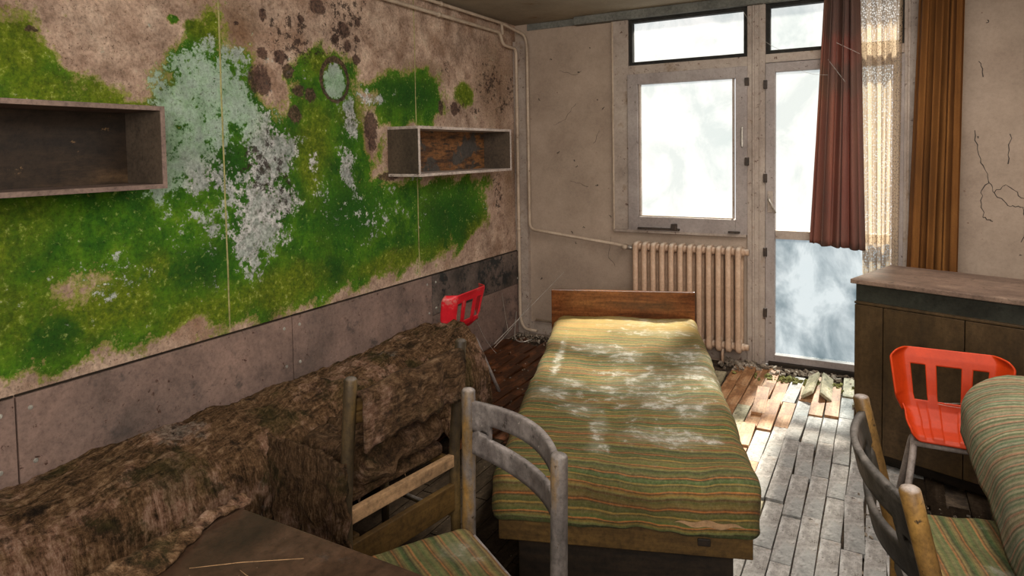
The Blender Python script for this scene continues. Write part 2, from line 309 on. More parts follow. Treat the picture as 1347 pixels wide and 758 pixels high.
# ---------------------------------------------------------------- builders
def link(name, me, mat=None, parent=None, kind=None, smooth=False, label=None):
    o = bpy.data.objects.new(name, me); COL.objects.link(o)
    if mat is not None: me.materials.append(mat)
    if parent is not None: o.parent = parent
    if kind: o['kind'] = kind
    if label: o['label'] = label
    if smooth:
        me.polygons.foreach_set('use_smooth', [True]*len(me.polygons))
    return o
def empty(name, label=None, cat=None, group=None, loc=(0, 0, 0), rz=0, kind=None, parent=None):
    o = bpy.data.objects.new(name, None); COL.objects.link(o); o.location = loc; o.rotation_euler = (0, 0, rz)
    o.empty_display_size = .1
    if label: o['label'] = label
    if cat: o['category'] = cat
    if group: o['group'] = group
    if kind: o['kind'] = kind
    if parent: o.parent = parent
    return o
def tag(o, label, cat, group=None):
    o['label'] = label; o['category'] = cat
    if group: o['group'] = group
    return o
def bmesh_box(bm, c, s, rot=None, bev=0):
    g = bmesh.ops.create_cube(bm, size=1); vs = g['verts']
    mt = Matrix.Translation(c) @ (rot.to_4x4() if rot is not None else Matrix.Identity(4)) @ Matrix.Diagonal((*s, 1))
    bmesh.ops.transform(bm, matrix=mt, verts=vs)
    if bev:
        es = list({e for v in vs for e in v.link_edges})
        bmesh.ops.bevel(bm, geom=es, offset=bev, segments=2, affect='EDGES', profile=.6)
def box(name, lo, hi, mat, parent=None, bev=.003, kind=None, label=None, rot=None):
    bm = bmesh.new(); c = [(a+b)/2 for a, b in zip(lo, hi)]; s = [abs(b-a) for a, b in zip(lo, hi)]
    bmesh_box(bm, c, s, rot, bev)
    me = bpy.data.meshes.new(name); bm.to_mesh(me); bm.free()
    return link(name, me, mat, parent, kind, label=label)
def sweep(bm, pts, rad, seg=10, cap=True):
    pts = [Vector(p) for p in pts]; n = len(pts); rs = rad if isinstance(rad, (list, tuple)) else [rad]*n
    rings = []; up = None
    for i, p in enumerate(pts):
        d = (pts[min(i+1, n-1)]-pts[max(i-1, 0)]).normalized()
        if up is None:
            up = d.orthogonal().normalized()
        else:
            up = (up-d*up.dot(d)).normalized()
        s = d.cross(up)
        rings.append([bm.verts.new(p+(up*math.cos(a)+s*math.sin(a))*rs[i]) for a in [2*math.pi*k/seg for k in range(seg)]])
    for a, b in zip(rings, rings[1:]):
        for k in range(seg): bm.faces.new((a[k], a[(k+1) % seg], b[(k+1) % seg], b[k]))
    if cap:
        bm.faces.new(rings[0][::-1]); bm.faces.new(rings[-1])
def fillet(pts, rr, n=6):
    pts = [Vector(p) for p in pts]; out = [pts[0]]
    for a, b, c in zip(pts, pts[1:], pts[2:]):
        d1 = (a-b); d2 = (c-b); q = min(rr, d1.length*.49, d2.length*.49)
        p1 = b+d1.normalized()*q; p2 = b+d2.normalized()*q
        for k in range(n+1):
            t = k/n; out.append(p1*(1-t)**2+b*2*t*(1-t)+p2*t*t)
    out.append(pts[-1]); return out
def tube(name, pts, rad, mat, parent=None, seg=10, rr=0, label=None):
    bm = bmesh.new(); sweep(bm, fillet(pts, rr) if rr else pts, rad, seg)
    bmesh.ops.recalc_face_normals(bm, faces=bm.faces)
    me = bpy.data.meshes.new(name); bm.to_mesh(me); bm.free()
    return link(name, me, mat, parent, smooth=True, label=label)
def grid(name, fn, nu, nv, mat, parent=None, attrs=None, smooth=True, solid=0, skip=None, closed=False):
    P = [fn(i/nu, j/nv) for j in range(nv+1) for i in range(nu+1)]
    F = [(j*(nu+1)+i, j*(nu+1)+i+1, (j+1)*(nu+1)+i+1, (j+1)*(nu+1)+i) for j in range(nv) for i in range(nu) if not (skip and skip((i+.5)/nu, (j+.5)/nv))]
    me = bpy.data.meshes.new(name); me.from_pydata(P, [], F)
    if attrs:
        for k, g in attrs.items():
            a = me.attributes.new(k, 'FLOAT', 'POINT'); a.data.foreach_set('value', [g(i/nu, j/nv, P[j*(nu+1)+i]) for j in range(nv+1) for i in range(nu+1)])
    o = link(name, me, mat, parent, smooth=smooth)
    if solid:
        md = o.modifiers.new('thickness', 'SOLIDIFY'); md.thickness = solid; md.offset = 0
    return o
def N(x, y, z=0, s=1, oct=4): return mn.fractal(Vector((x*s, y*s, z*s)), 1.0, 2.0, oct)
def blobs(lst, x, y):
    v = 0
    for (cx, cy, rx, ry) in lst: v = max(v, math.exp(-(((x-cx)/rx)**2+((y-cy)/ry)**2)*.8))
    return v
def cushion(name, lo, hi, rad, mat, parent=None, n=(40, 70, 12), disp=None, st=None, mold=None, tan=None, flat=False):
    """closed rounded block made of a fine grid, with stripe coordinate and mould attributes"""
    bm = bmesh.new(); nx, ny, nz = n; lo = Vector(lo); hi = Vector(hi)
    V = {}
    def vert(i, j, k):
        key = (i, j, k)
        if key not in V:
            p = Vector((lo.x+(hi.x-lo.x)*i/nx, lo.y+(hi.y-lo.y)*j/ny, lo.z+(hi.z-lo.z)*k/nz))
            q = Vector([min(max(p[a], lo[a]+rad[a]), hi[a]-rad[a]) for a in range(3)])
            if flat: q.z = min(p.z, hi.z-rad[2])
            d = p-q; e = Vector([d[a]/rad[a] for a in range(3)])
            mxx = max(abs(t) for t in e)
            if mxx > 0 and e.length > 0:
                e = e.normalized()*mxx
                p = q+Vector([e[a]*rad[a] for a in range(3)])
            V[key] = (bm.verts.new(p), p.copy())
        return V[key][0]
    for (a, b, c, na, nb, cc) in ((0, 1, 2, nx, ny, nz), (1, 2, 0, ny, nz, nx), (2, 0, 1, nz, nx, ny)):
        for side in (0, cc):
            for i in range(na):
                for j in range(nb):
                    def idx(ii, jj):
                        q = [0, 0, 0]; q[a] = ii; q[b] = jj; q[c] = side; return tuple(q)
                    fv = [vert(*idx(i, j)), vert(*idx(i+1, j)), vert(*idx(i+1, j+1)), vert(*idx(i, j+1))]
                    bm.faces.new(fv if side else fv[::-1])
    base = {}
    for key, (v, p) in V.items():
        base[v] = p
        if disp: v.co = p+Vector(disp(p))
    bm.verts.index_update(); vs = list(bm.verts); P = [base[v] for v in vs]
    me = bpy.data.meshes.new(name); bm.to_mesh(me); bm.free()
    def A(nm, fnn):
        a = me.attributes.new(nm, 'FLOAT', 'POINT'); a.data.foreach_set('value', [float(fnn(p)) for p in P])
    A('st', st or (lambda p: p.y)); A('mold', mold or (lambda p: 0)); A('tan', tan or (lambda p: 0)); A('dv', lambda p: p.x); A('du', lambda p: p.y+p.z)
    return link(name, me, mat, parent, smooth=True)

# ================================================================= ROOM
XL, XR, YB, YR, ZC = -2.70, 1.60, 4.93, -1.30, 2.60
floor = box('floor', (XL-.1, YR-.1, -.12), (XR+.1, YB+.3, -.022), M['subfloor'], bev=0, kind='structure')
ceiling = box('ceiling', (XL-.1, YR-.1, ZC), (XR+.1, YB+.2, ZC+.1), M['ceiling'], bev=0, kind='structure')
box('wall_right', (XR, YR-.1, -.1), (XR+.1, YB+.2, ZC), M['plaster'], bev=0, kind='structure')
box('wall_rear', (XL-.1, YR-.1, -.1), (XR, YR, ZC), M['plaster'], bev=0, kind='structure')

# left wall: backing + mouldy wallpaper with mask attributes
wl = box('wall_left', (XL-.12, YR, -.1), (XL-.004, YB+.2, ZC), M['plaster'], bev=0, kind='structure')
G1 = [(.2, 2.25), (0.88, 2.19), (1.18, 2.1), (1.28, 2.07), (1.34, 1.93), (1.44, 1.84), (1.59, 1.82), (1.67, 1.82), (1.85, 2.03), (1.96, 2.18), (2.06, 2.22), (2.07, 2.07), (2.2, 2.04), (2.29, 1.83), (2.44, 1.76), (2.47, 1.98), (2.60, 2.08), (2.76, 2.14), (2.92, 2.08), (3.0, 1.9), (3.0, 1.8), (3.18, 1.65), (3.11, 1.39), (3.55, 1.35), (4.48, 1.35), (4.41, 0.98), (3.98, 0.84), (3.14, 0.78), (2.52, 0.73), (2.18, 0.71), (1.98, 0.74), (1.9, 0.79), (1.67, 0.78), (1.51, 0.76), (1.37, 0.76), (1.12, 0.76), (0.2, 0.76)]
G2 = [(3.04, 1.96), (3.54, 2.12), (3.84, 2.04), (3.87, 1.82), (3.65, 1.73), (3.18, 1.71), (2.98, 1.78), (3.13, 1.88)]
W1 = [(1.65, 1.85), (1.86, 2.01), (2.1, 2.06), (2.25, 1.86), (2.42, 1.72), (2.54, 1.6), (2.44, 1.42), (2.56, 1.31), (2.42, 1.13), (2.23, 1.02), (2.11, 1.01), (2.06, 1.17), (1.89, 1.28), (1.78, 1.36), (1.64, 1.44)]
DARK = [(2.28, 1.92, 0.071, 0.076), (2.31, 2.25, 0.023, 0.034), (2.68, 2.36, 0.063, 0.049), (2.56, 2.27, 0.027, 0.02), (2.88, 2.26, 0.056, 0.052), (2.81, 2.2, 0.03, 0.03), (2.5, 1.76, 0.047, 0.052), (2.53, 1.89, 0.048, 0.036), (2.41, 2.05, 0.04, 0.039), (2.46, 1.98, 0.041, 0.04), (2.91, 2.17, 0.032, 0.035), (3.0, 2.32, 0.026, 0.031), (2.99, 2.22, 0.026, 0.027), (2.98, 2.1, 0.033, 0.031), (3.09, 1.7, 0.062, 0.101), (3.1, 1.6, 0.042, 0.046), (1.27, 2.02, 0.025, 0.014), (2.15, 2.18, 0.018, 0.014), (2.3, 2.06, 0.033, 0.031), (2.61, 1.87, 0.044, 0.041), (3.25, 1.4, 0.105, 0.029), (3.83, 1.86, .03, .06), (4.0, 1.86, .05, .05)]
SPECK = [(4.04, 1.88, .2, .07), (4.3, 1.85, .15, .07), (4.68, 1.91, .2, .16), (4.84, 2.05, .12, .2), (2.5, 2.15, .3, .25), (2.85, 2.2, .25, .2), (2.26, 1.51, .2, .3), (2.4, 1.4, .15, .3), (3.9, 2.15, .1, .1), (2.9, 2.35, .3, .2), (4.6, 1.2, .12, .3), (4.5, 2.1, .3, .3)]
WHITE = [(2.8, 1.94, 0.09, 0.10), (2.92, 1.73, 0.08, 0.15), (2.88, 1.47, 0.08, 0.14), (3.11, 1.88, 0.14, 0.04), (2.62, 1.5, .06, .08)]
VEIL = [(1.9, 1.2, .3, .15), (1.5, 1.05, .25, .12), (2.7, 1.3, .2, .2), (3.2, 1.2, .4, .2), (2.4, 1.9, .2, .15)]
PALE = [(1.41, 1.06, .16, .09), (1.89, 0.76, 0.06, 0.04), (1.76, 0.72, 0.2, 0.03), (1.5, .72, .4, .02), (4.4, 1.2, .12, .1)]
GSM = [(4.14, 1.97, 0.126, 0.096), (2.11, 1.53, 0.09, 0.12), (2.62, 1.6, 0.067, 0.058), (1.93, 2.13, 0.054, 0.034), (1.83, 2.15, 0.03, 0.02), (2.68, 2.06, 0.09, 0.08), (1.95, 1.35, .12, .08)]
BROWN = [(2.62, 1.42, 0.114, 0.208), (3.66, 2.1, 0.37, 0.1), (3.03, 1.54, 0.096, 0.2), (2.11, 2.21, 0.271, 0.143), (4.55, 2.08, 0.365, 0.415), (4.8, 1.3, .15, .5), (1.3, 2.35, .5, .12)]
DKG = [(3.94, 1.06, 0.40, 0.25), (1.29, 0.89, 0.12, 0.09), (2.75, 0.89, 0.15, 0.1), (3.49, 1.93, 0.391, 0.12), (2.1, 1.5, .15, .15), (.75, 1.9, .3, .15), (1.9, 1.05, .25, .1), (2.9, 1.2, .3, .2)]
LIME = [(.9, 1.25, .5, .2), (1.5, 1.0, .5, .2), (1.6, 1.8, .4, .12), (1.2, 2.0, .2, .15), (2.3, .85, .7, .12), (3.2, .85, .8, .1), (2.62, 1.65, .15, .3), (2.0, 2.15, .15, .1), (4.14, 1.97, .2, .2), (4.3, .95, .3, .15), (3.0, 1.78, .2, .1), (2.7, 2.05, .15, .1)]
ny, nz = 520, 150
ys = np.linspace(YR, YB, ny+1); zs = np.linspace(.66, ZC, nz+1); Yg, Zg = np.meshgrid(ys, zs)
def sdf(poly):
    P = np.array(poly); inside = np.zeros_like(Yg, bool); dist = np.full_like(Yg, 9.)
    wy = Yg+.03*np.sin(Zg*23+1.3*np.sin(Yg*9))+.015*np.sin(Yg*41+Zg*17); wz = Zg+.025*np.sin(Yg*19+2*np.sin(Zg*11))+.012*np.sin(Zg*47-Yg*31)
    for a, b in zip(P, np.roll(P, -1, 0)):
        d = b-a; t = np.clip(((wy-a[0])*d[0]+(wz-a[1])*d[1])/(d@d), 0, 1)
        dist = np.minimum(dist, np.hypot(wy-a[0]-t*d[0], wz-a[1]-t*d[1]))
        cnd = (a[1] > wz) != (b[1] > wz)
        with np.errstate(divide='ignore', invalid='ignore'): xi = a[0]+(wz-a[1])*(b[0]-a[0])/((b[1]-a[1]) or 1e-9)
        inside ^= cnd & (wy < xi)
    return np.where(inside, dist, -dist)
def gb(lst, p=2, sharp=.8):
    v = np.zeros_like(Yg)
    for cy, cz, a, b in lst: v = np.maximum(v, np.exp(-sharp*(((Yg-cy)/a)**2+((Zg-cz)/b)**2)**(p/2)))
    return v
sg = lambda d, w: 1/(1+np.exp(-d/w))
green = np.maximum.reduce([sg(sdf(G1), .035), sg(sdf(G2), .03), gb(GSM, 4)])
white = np.maximum(sg(sdf(W1), .05)*.86, gb(WHITE, 2)*.72, gb(VEIL)*.26) if 0 else np.maximum.reduce([sg(sdf(W1), .05)*.86, gb(WHITE, 2)*.78, gb([(2.8, 1.955, .088, .098)], 4)*1.15, gb(VEIL)*.33])
white *= 1-.75*gb([(2.11, 1.53, .10, .14), (1.98, 1.33, .12, .1)], 2)
green *= 1-.85*gb([(3.1, 1.66, .07, .16)], 4)
green *= 1-gb(PALE, 2)*.55
ringd = np.sqrt(((Yg-2.8)/.105)**2+((Zg-1.965)/.118)**2)
ring = np.exp(-((ringd-1)/.13)**2)*(.9+.25*np.clip((Zg-1.95)*8, -1, 1))
dark = np.maximum(gb(DARK, 4, .6)*.98, ring*1.3)
mint = np.clip(gb([(1.95, 1.8, .3, .25), (2.8, 1.93, .12, .1), (1.7, 1.5, .15, .2)], 2, .6)*1.1, 0, 1)
at = dict(green=green, white=white, dark=dark, mint=mint, speck=gb(SPECK)*.75, brown=gb(BROWN), dkgreen=gb(DKG), lime=gb(LIME))
V = np.stack([np.full(Yg.size, XL), Yg.ravel(), Zg.ravel()], 1)
idx = np.arange((ny+1)*(nz+1)).reshape(nz+1, ny+1)
F = np.stack([idx[:-1, :-1], idx[:-1, 1:], idx[1:, 1:], idx[1:, :-1]], -1).reshape(-1, 4)
me = bpy.data.meshes.new('wallpaper'); me.from_pydata(V.tolist(), [], F.tolist())
for k, v in at.items():
    a = me.attributes.new(k, 'FLOAT', 'POINT'); a.data.foreach_set('value', v.ravel().astype(np.float32))
link('wallpaper', me, M['mould'], wl, label='mould covered wallpaper, green and white')
for y in (.576, 2.056, 3.54):
    def seam(uu, vv, y=y):
        z = .72+vv*(ZC-.72); return (XL+.0015+.0015*math.sin(uu*math.pi), y+(uu-.5)*.009+.003*N(y, z, 0, 3), z)
    grid('wallpaper_seam', seam, 3, 60, M['seam'], wl)
# hardboard dado, panels and screws
edges = [(-1.2, -.1), (-.095, 1.150), (1.156, 2.418), (2.424, 3.655), (3.661, 4.925)]
for i, (a, b) in enumerate(edges):
    top = box('dado_panel', (XL, a, .0 if i < 4 else .425), (XL+.016, b, .70), M['dado'] if i < 4 else M['dado_dark'], wl, .002)
    for yy in (a+.045, b-.045):
        for zz in (.65, .45, .2):
            bm = bmesh.new(); bmesh.ops.create_cone(bm, cap_ends=True, segments=12, radius1=.009, radius2=.006, depth=.004,
                matrix=Matrix.Translation((XL+.018, yy+random.uniform(-.01, .01), zz if i < 4 else max(zz, .47))) @ Matrix.Rotation(math.pi/2, 4, 'Y'))
            me = bpy.data.meshes.new('screw'); bm.to_mesh(me); bm.free(); link('screw', me, M['screw'], top)
    box('batten_cap', (XL+.001, a, .702), (XL+.008, b, .708), M['darkwood'], wl, 0)
box('dado_panel', (XL, 3.661, 0), (XL+.013, 4.925, .42), M['dado'], wl, .002)

# back wall around the openings
wb = empty('wall_back', kind='structure')
WX0, WX1, DX0, DX1 = -1.70, -.83, -.70, .125
box('wall_section', (XL, YB, -.1), (WX0, YB+.12, ZC), M['plaster'], wb, 0)
box('wall_section', (WX0, YB, -.1), (-.76, YB+.12, .93), M['plaster'], wb, 0)
box('wall_section', (DX1+.01, YB, -.1), (XR, YB+.12, ZC), M['plaster'], wb, 0)
box('wall_section', (WX0, YB, 2.565), (DX1+.01, YB+.12, ZC), M['plaster'], wb, 0)
box('door_threshold', (-.76, YB-.02, -.1), (DX1+.01, YB+.12, .0), M['darkwood'], wb, 0)
# cracks in the plaster, right of the curtain and left of the window
def crack(pts, w=.004, mat='metal'):
    bm = bmesh.new(); P = []
    for a, b in zip(pts, pts[1:]):
        for k in range(6):
            t = k/6; P.append((a[0]+(b[0]-a[0])*t+random.uniform(-.008, .008), YB-.0008, a[1]+(b[1]-a[1])*t+random.uniform(-.006, .006)))
    P.append((pts[-1][0], YB-.0008, pts[-1][1]))
    sweep(bm, P, [w*(.4+.6*random.random()) for _ in P], 5)
    me = bpy.data.meshes.new('crack'); bm.to_mesh(me); bm.free(); link('crack', me, M[mat], wb)
for c in ([(.50, 1.63), (.53, 1.45), (.58, 1.32), (.60, 1.24), (.68, 1.17), (.75, 1.16)], [(.58, 1.32), (.54, 1.25), (.55, 1.1), (.60, 1.07)],
          [(.75, 1.16), (.77, 1.05), (.74, .95)], [(.60, 1.24), (.66, 1.30), (.74, 1.22), (.8, 1.2)], [(.52, 2.05), (.54, 1.95)], [(.68, 1.6), (.67, 1.42)]):
    crack(c, .0032)
for c in ([(-2.35, 1.75), (-2.25, 1.8), (-2.15, 1.92)], [(-2.3, 2.2), (-2.15, 2.15), (-2.1, 2.18)], [(-2.0, 1.6), (-1.95, 1.7)],
          [(-2.2, 1.3), (-2.05, 1.25)], [(-1.86, .85), (-1.88, .7), (-1.83, .62)]):
    crack(c, .0016)
for k in range(26):
    x = random.uniform(-2.5, -1.85) if k < 16 else random.uniform(.45, 1.1); z = random.uniform(.4, 2.4)
    crack([(x, z), (x+random.uniform(-.02, .02), z+random.uniform(-.02, .02))], .0035)

# trims
box('trim_1', (XL+.0, YB-.045, .0), (-2.585, YB, 2.46), M['frame'], kind='structure', bev=.002)        # corner pilaster strip
o = box('trim_2', (-2.13, YB-.075, 2.535), (XR, YB-.001, 2.598), M['ctrim'], kind='structure')          # curtain board
box('trim_3', (-2.58, YB-.012, 2.545), (-2.13, YB-.001, 2.598), M['ctrim'], kind='structure')
box('baseboard_back', (-2.6, YB-.018, 0), (-.76, YB, .105), M['frame'], kind='structure')

# window and door joinery
def rails(prefix, x0, x1, z0, z1, w, y0, y1, mat, parent, wb_=None):
    wb_ = wb_ or w
    out = [box(prefix, (x0, y0, z0), (x0+w, y1, z1), mat, parent), box(prefix, (x1-w, y0, z0), (x1, y1, z1), mat, parent),
           box(prefix, (x0+w, y0, z1-w), (x1-w, y1, z1), mat, parent), box(prefix, (x0+w, y0, z0), (x1-w, y1, z0+wb_), mat, parent)]
    return out
def pane(x0, x1, z0, z1, y, mat, parent):
    return box('glass_pane', (x0, y, z0), (x1, y+.005, z1), mat, parent, 0)
casing = empty('trim_4', kind='structure')
box('casing_board', (-1.825, YB-.03, .925), (-1.70, YB, 2.535), M['frame'], casing)
box('casing_bead', (-1.83, YB-.036, .92), (-1.818, YB, 2.535), M['pipe'], casing)
box('casing_board', (-1.70, YB-.03, 2.545-.01), (.22, YB, 2.56), M['frame'], casing)
box('casing_board', (.125, YB-.03, 0), (.215, YB, 2.535), M['frame'], casing)
box('casing_board', (.145, YB-.045, 0), (.16, YB-.03, 2.535), M['frame'], casing)
box('mullion', (-.825, YB-.03, 0), (-.705, YB+.08, 2.56), M['frame'], casing)
box('mullion_bead', (-.79, YB-.042, 0), (-.775, YB-.03, 2.535), M['frame'], casing)
box('mullion_bead', (-.745, YB-.038, 0), (-.735, YB-.03, 2.535), M['frame'], casing)
box('casing_sill', (-1.82, YB-.045, .905), (-.83, YB, .925), M['frame'], casing)
box('transom_rail', (-1.70, YB-.03, 2.115), (-.825, YB+.06, 2.185), M['frame'], casing)
box('transom_rail', (-.705, YB-.03, 2.13), (.125, YB+.06, 2.19), M['frame'], casing)

w1 = empty('window_1', kind='structure')      # main casement
rails('sash_rail', -1.702, -.824, .922, 2.117, .079, YB-.045, YB+.02, M['sash'], w1, .108)
rails('glazing_bead', -1.622, -.918, 1.026, 2.04+.026, .012, YB-.02, YB+.02, M['rubber'] if 0 else M['frame'], w1)
pane(-1.62, -.92, 1.03, 2.062, YB+.0, M['glass'], w1)
lt = box('window_latch', (-.862, YB-.062, 1.55), (-.85, YB-.045, 1.69), M['alu'], w1)
for z in (1.42, 1.98):
    box('window_hinge', (-.838, YB-.06, z), (-.812, YB-.03, z+.055), M['metal'], w1)
box('stay_bar', (-1.62, YB-.075, .935), (-1.3, YB-.05, .95), M['metal'], w1); box('stay_knob', (-1.36, YB-.085, .94), (-1.32, YB-.05, .985), M['metal'], w1)
box('stay_bar', (-.95, YB-.075, .935), (-.87, YB-.05, .948), M['metal'], w1)
w2 = empty('window_2', kind='structure')      # left transom light
rails('sash_rail', -1.70, -.825, 2.185, 2.54, .028, YB-.01, YB+.05, M['rubber'], w2)
pane(-1.672, -.853, 2.213, 2.512, YB+.03, M['glass'], w2)
w3 = empty('window_3', kind='structure')      # right transom light
rails('sash_rail', -.705, .125, 2.19, 2.54, .028, YB-.01, YB+.05, M['rubber'], w3)
pane(-.677, .097, 2.218, 2.512, YB+.03, M['glass'], w3)
d1 = empty('door_1', kind='structure')
rails('door_stile', -.702, .128, .015, 2.125, .062, YB-.04, YB+.02, M['sash'], d1, .07)
box('door_rail', (-.638, YB-.04, .905), (.058, YB+.02, .965), M['frame'], d1)
pane(-.638, .058, .965, 2.063, YB-.005, M['glass'], d1); pane(-.638, .058, .085, .905, YB-.005, M['glass_low'], d1)
box('drip_board', (-.68, YB-.07, .012), (.10, YB-.04, .04), M['darkwood'], d1)
for z in (.35, .78, 1.3, 1.95): box('door_hinge', (-.715, YB-.058, z), (-.69, YB-.03, z+.06), M['metal'], d1)
box('handle_plate', (-.688, YB-.05, 1.09), (-.652, YB-.04, 1.24), M['frame'], d1)
tube('door_handle', [(-.675, YB-.045, 1.19), (-.675, YB-.085, 1.19), (-.63, YB-.09, 1.09)], .008, M['alu'], d1, rr=.015)

# ================================================================= FLOOR PLANKS
bm0 = None
rowsL = []
def plank(x, y0, y1, mat, par=floor, w=.0765, tilt=(0, 0, 0), dz=0, th=.018):
    bm = bmesh.new(); bmesh_box(bm, (0, 0, 0), (w-.004, (y1-y0)-.004, th), None, .0018)
    me = bpy.data.meshes.new('parquet_plank'); bm.to_mesh(me); bm.free()
    o = link('parquet_plank', me, mat, par); o.location = (x, (y0+y1)/2, -th/2-.003+dz); o.rotation_euler = tilt; return o
bmS = bmesh.new(); cnt = 0
xi = 0; x = XL+.06
while x < XR:
    y = YB-.06-random.random()*.3
    visR = -.85 < x < .32; visL = x < -1.62
    L0 = [.36, .42, .31][xi % 3]
    while y > -1.2:
        L = L0*random.uniform(.85, 1.25)
        yc = y-L/2
        vis = ((visR or (yc > 3.7 and -1.25 < x < .32)) and yc > 2.2) or (visL and yc > 2.9)
        if vis and cnt < 298:
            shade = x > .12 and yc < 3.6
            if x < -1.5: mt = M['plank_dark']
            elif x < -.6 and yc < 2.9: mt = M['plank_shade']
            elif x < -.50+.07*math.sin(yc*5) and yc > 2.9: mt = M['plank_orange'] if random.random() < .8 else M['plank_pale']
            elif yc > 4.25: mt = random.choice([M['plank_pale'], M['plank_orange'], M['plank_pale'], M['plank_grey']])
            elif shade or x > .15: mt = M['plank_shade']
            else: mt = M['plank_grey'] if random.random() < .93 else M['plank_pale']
            miss = visR and random.random() < .035
            if not miss:
                lift = random.random() < .45
                plank(x, y-L, y, mt, tilt=(random.uniform(.0, .035) if lift else random.uniform(-.004, .006), random.uniform(-.02, .02) if lift else random.uniform(-.006, .006),
                      random.uniform(-.045, .045) if lift else random.uniform(-.012, .012)), dz=random.uniform(.006, .018) if lift else random.uniform(-.001, .003))
            cnt += 1
        else:
            bmesh_box(bmS, (x, yc, -.012), (.0735, L-.004, .018))
        y -= L+.002
    x += .0775; xi += 1
me = bpy.data.meshes.new('parquet_plank'); bmS.to_mesh(me); bmS.free(); link('parquet_plank', me, M['plank_shade'], floor, kind='stuff')
# two planks heaved up like a tent by the door
for s, mt in ((-1, 'plank_pale'), (1, 'plank_pale')):
    o = plank(-.33+s*.045, 4.32, 4.72, M[mt], tilt=(0, s*.62, .03*s), dz=.047)
o = plank(-.62, 3.95, 4.35, M['plank_orange'], tilt=(.05, .02, .06), dz=.03)
o = plank(-.08, 4.3, 4.62, M['plank_pale'], tilt=(.02, -.04, -.12), dz=.028)
# crumbs
def crumbs(name, n, region, size, mat, seed, zf=0.0):
    rnd = random.Random(seed); bm = bmesh.new()
    for _ in range(n):
        px, py = region(rnd); s = size*rnd.uniform(.3, 1)**1.5
        rot = Matrix.Rotation(rnd.uniform(0, 6), 3, Vector((rnd.random(), rnd.random(), rnd.random()+.1)).normalized())
        g = bmesh.ops.create_cube(bm, size=1); mt = Matrix.Translation((px, py, zf+s*.3)) @ rot.to_4x4() @ Matrix.Diagonal((s, s*rnd.uniform(.4, 1), s*rnd.uniform(.25, .7), 1))
        bmesh.ops.transform(bm, matrix=mt, verts=g['verts'])
    me = bpy.data.meshes.new(name); bm.to_mesh(me); bm.free(); return link(name, me, mat, kind='stuff')
o = crumbs('plaster_crumbs', 420, lambda q: (q.uniform(-1.0, .05), 4.90-min(.20, abs(q.gauss(0, .09)))), .035, M['rubble'], 1); tag(o, 'crumbled plaster lying along the foot of the back wall by the door', 'rubble')
o = crumbs('plaster_crumbs', 260, lambda q: (q.uniform(-2.64, -1.95), 4.86-abs(q.gauss(0, .10))), .022, M['rubble'], 2); tag(o, 'small debris in the corner behind the pipes', 'rubble')
o = crumbs('moss_clumps', 160, lambda q: (q.gauss(-.40, .16), 4.66-abs(q.gauss(0, .05))), .035, M['mossy'], 3); tag(o, 'yellow green moss clumps growing on planks before the door', 'moss')
o = crumbs('floor_debris', 420, lambda q: (q.uniform(-.1, .6), q.uniform(2.3, 3.25)), .016, M['rubble'], 4); tag(o, 'scattered pale debris on dark floor below the orange chair', 'debris')
o = crumbs('floor_debris', 200, lambda q: (q.uniform(-2.6, -1.95), 3.2+q.random()**2*1.2), .014, M['rubble'], 5); tag(o, 'scattered crumbs on red parquet beyond the rotten bed', 'debris')
# ================================================================= PIPES
p = empty('heating_pipe', 'lower cream heating pipe running under the ceiling then down the corner', 'pipe')
tube('pipe_run', [(-2.655, YR+.02, 2.492), (-2.655, 4.60, 2.492), (-2.655, 4.64, 2.40), (-2.655, 4.86, 2.395), (-2.655, 4.86, .13), (-2.62, 4.86, .045), (-2.5, 4.86, .04)], .013, M['pipe'], p, rr=.05)
for y in (1.0, 3.75): tube('pipe_collar', [(-2.655, y, 2.492), (-2.655, y+.025, 2.492)], .018, M['pipe'], p)
for z in (.88, 1.9): tube('pipe_clip', [(-2.655, 4.86, z), (-2.655, 4.86, z+.02)], .018, M['pipe'], p)
p = empty('heating_pipe', 'upper cream heating pipe that drops to feed the radiator', 'pipe')
tube('pipe_run', [(-2.655, YR+.02, 2.570), (-2.655, 4.62, 2.570), (-2.57, 4.862, 2.50), (-2.555, 4.865, 2.4), (-2.555, 4.865, .895), (-1.72, 4.865, .80)], .012, M['pipe'], p, rr=.06)
tube('pipe_link', [(-2.65, 4.62, 2.57), (-2.65, 4.63, 2.48)], .012, M['pipe'], p)
for y in (1.0, 3.78): tube('pipe_collar', [(-2.655, y, 2.570), (-2.655, y+.025, 2.570)], .017, M['pipe'], p)
tube('valve_body', [(-1.73, 4.865, .795), (-1.64, 4.865, .785)], .016, M['alu'], p); tube('valve_knob', [(-1.715, 4.86, .795), (-1.715, 4.81, .795)], .02, M['pipe'], p)
tag(tube('floor_pipe', [(-2.52, 4.885, .128), (-1.2, 4.885, .118)], .009, M['pipe']), 'thin pale pipe running along the skirting behind the bed', 'pipe')
tag(tube('loose_cable', [(-2.66, 4.80, .20), (-2.63, 4.72, .10), (-2.58, 4.62, .02), (-2.5, 4.60, .01), (-2.44, 4.66, .03)], .005, M['alu'], rr=.05), 'short white cable end curling on the floor in the corner', 'cable')

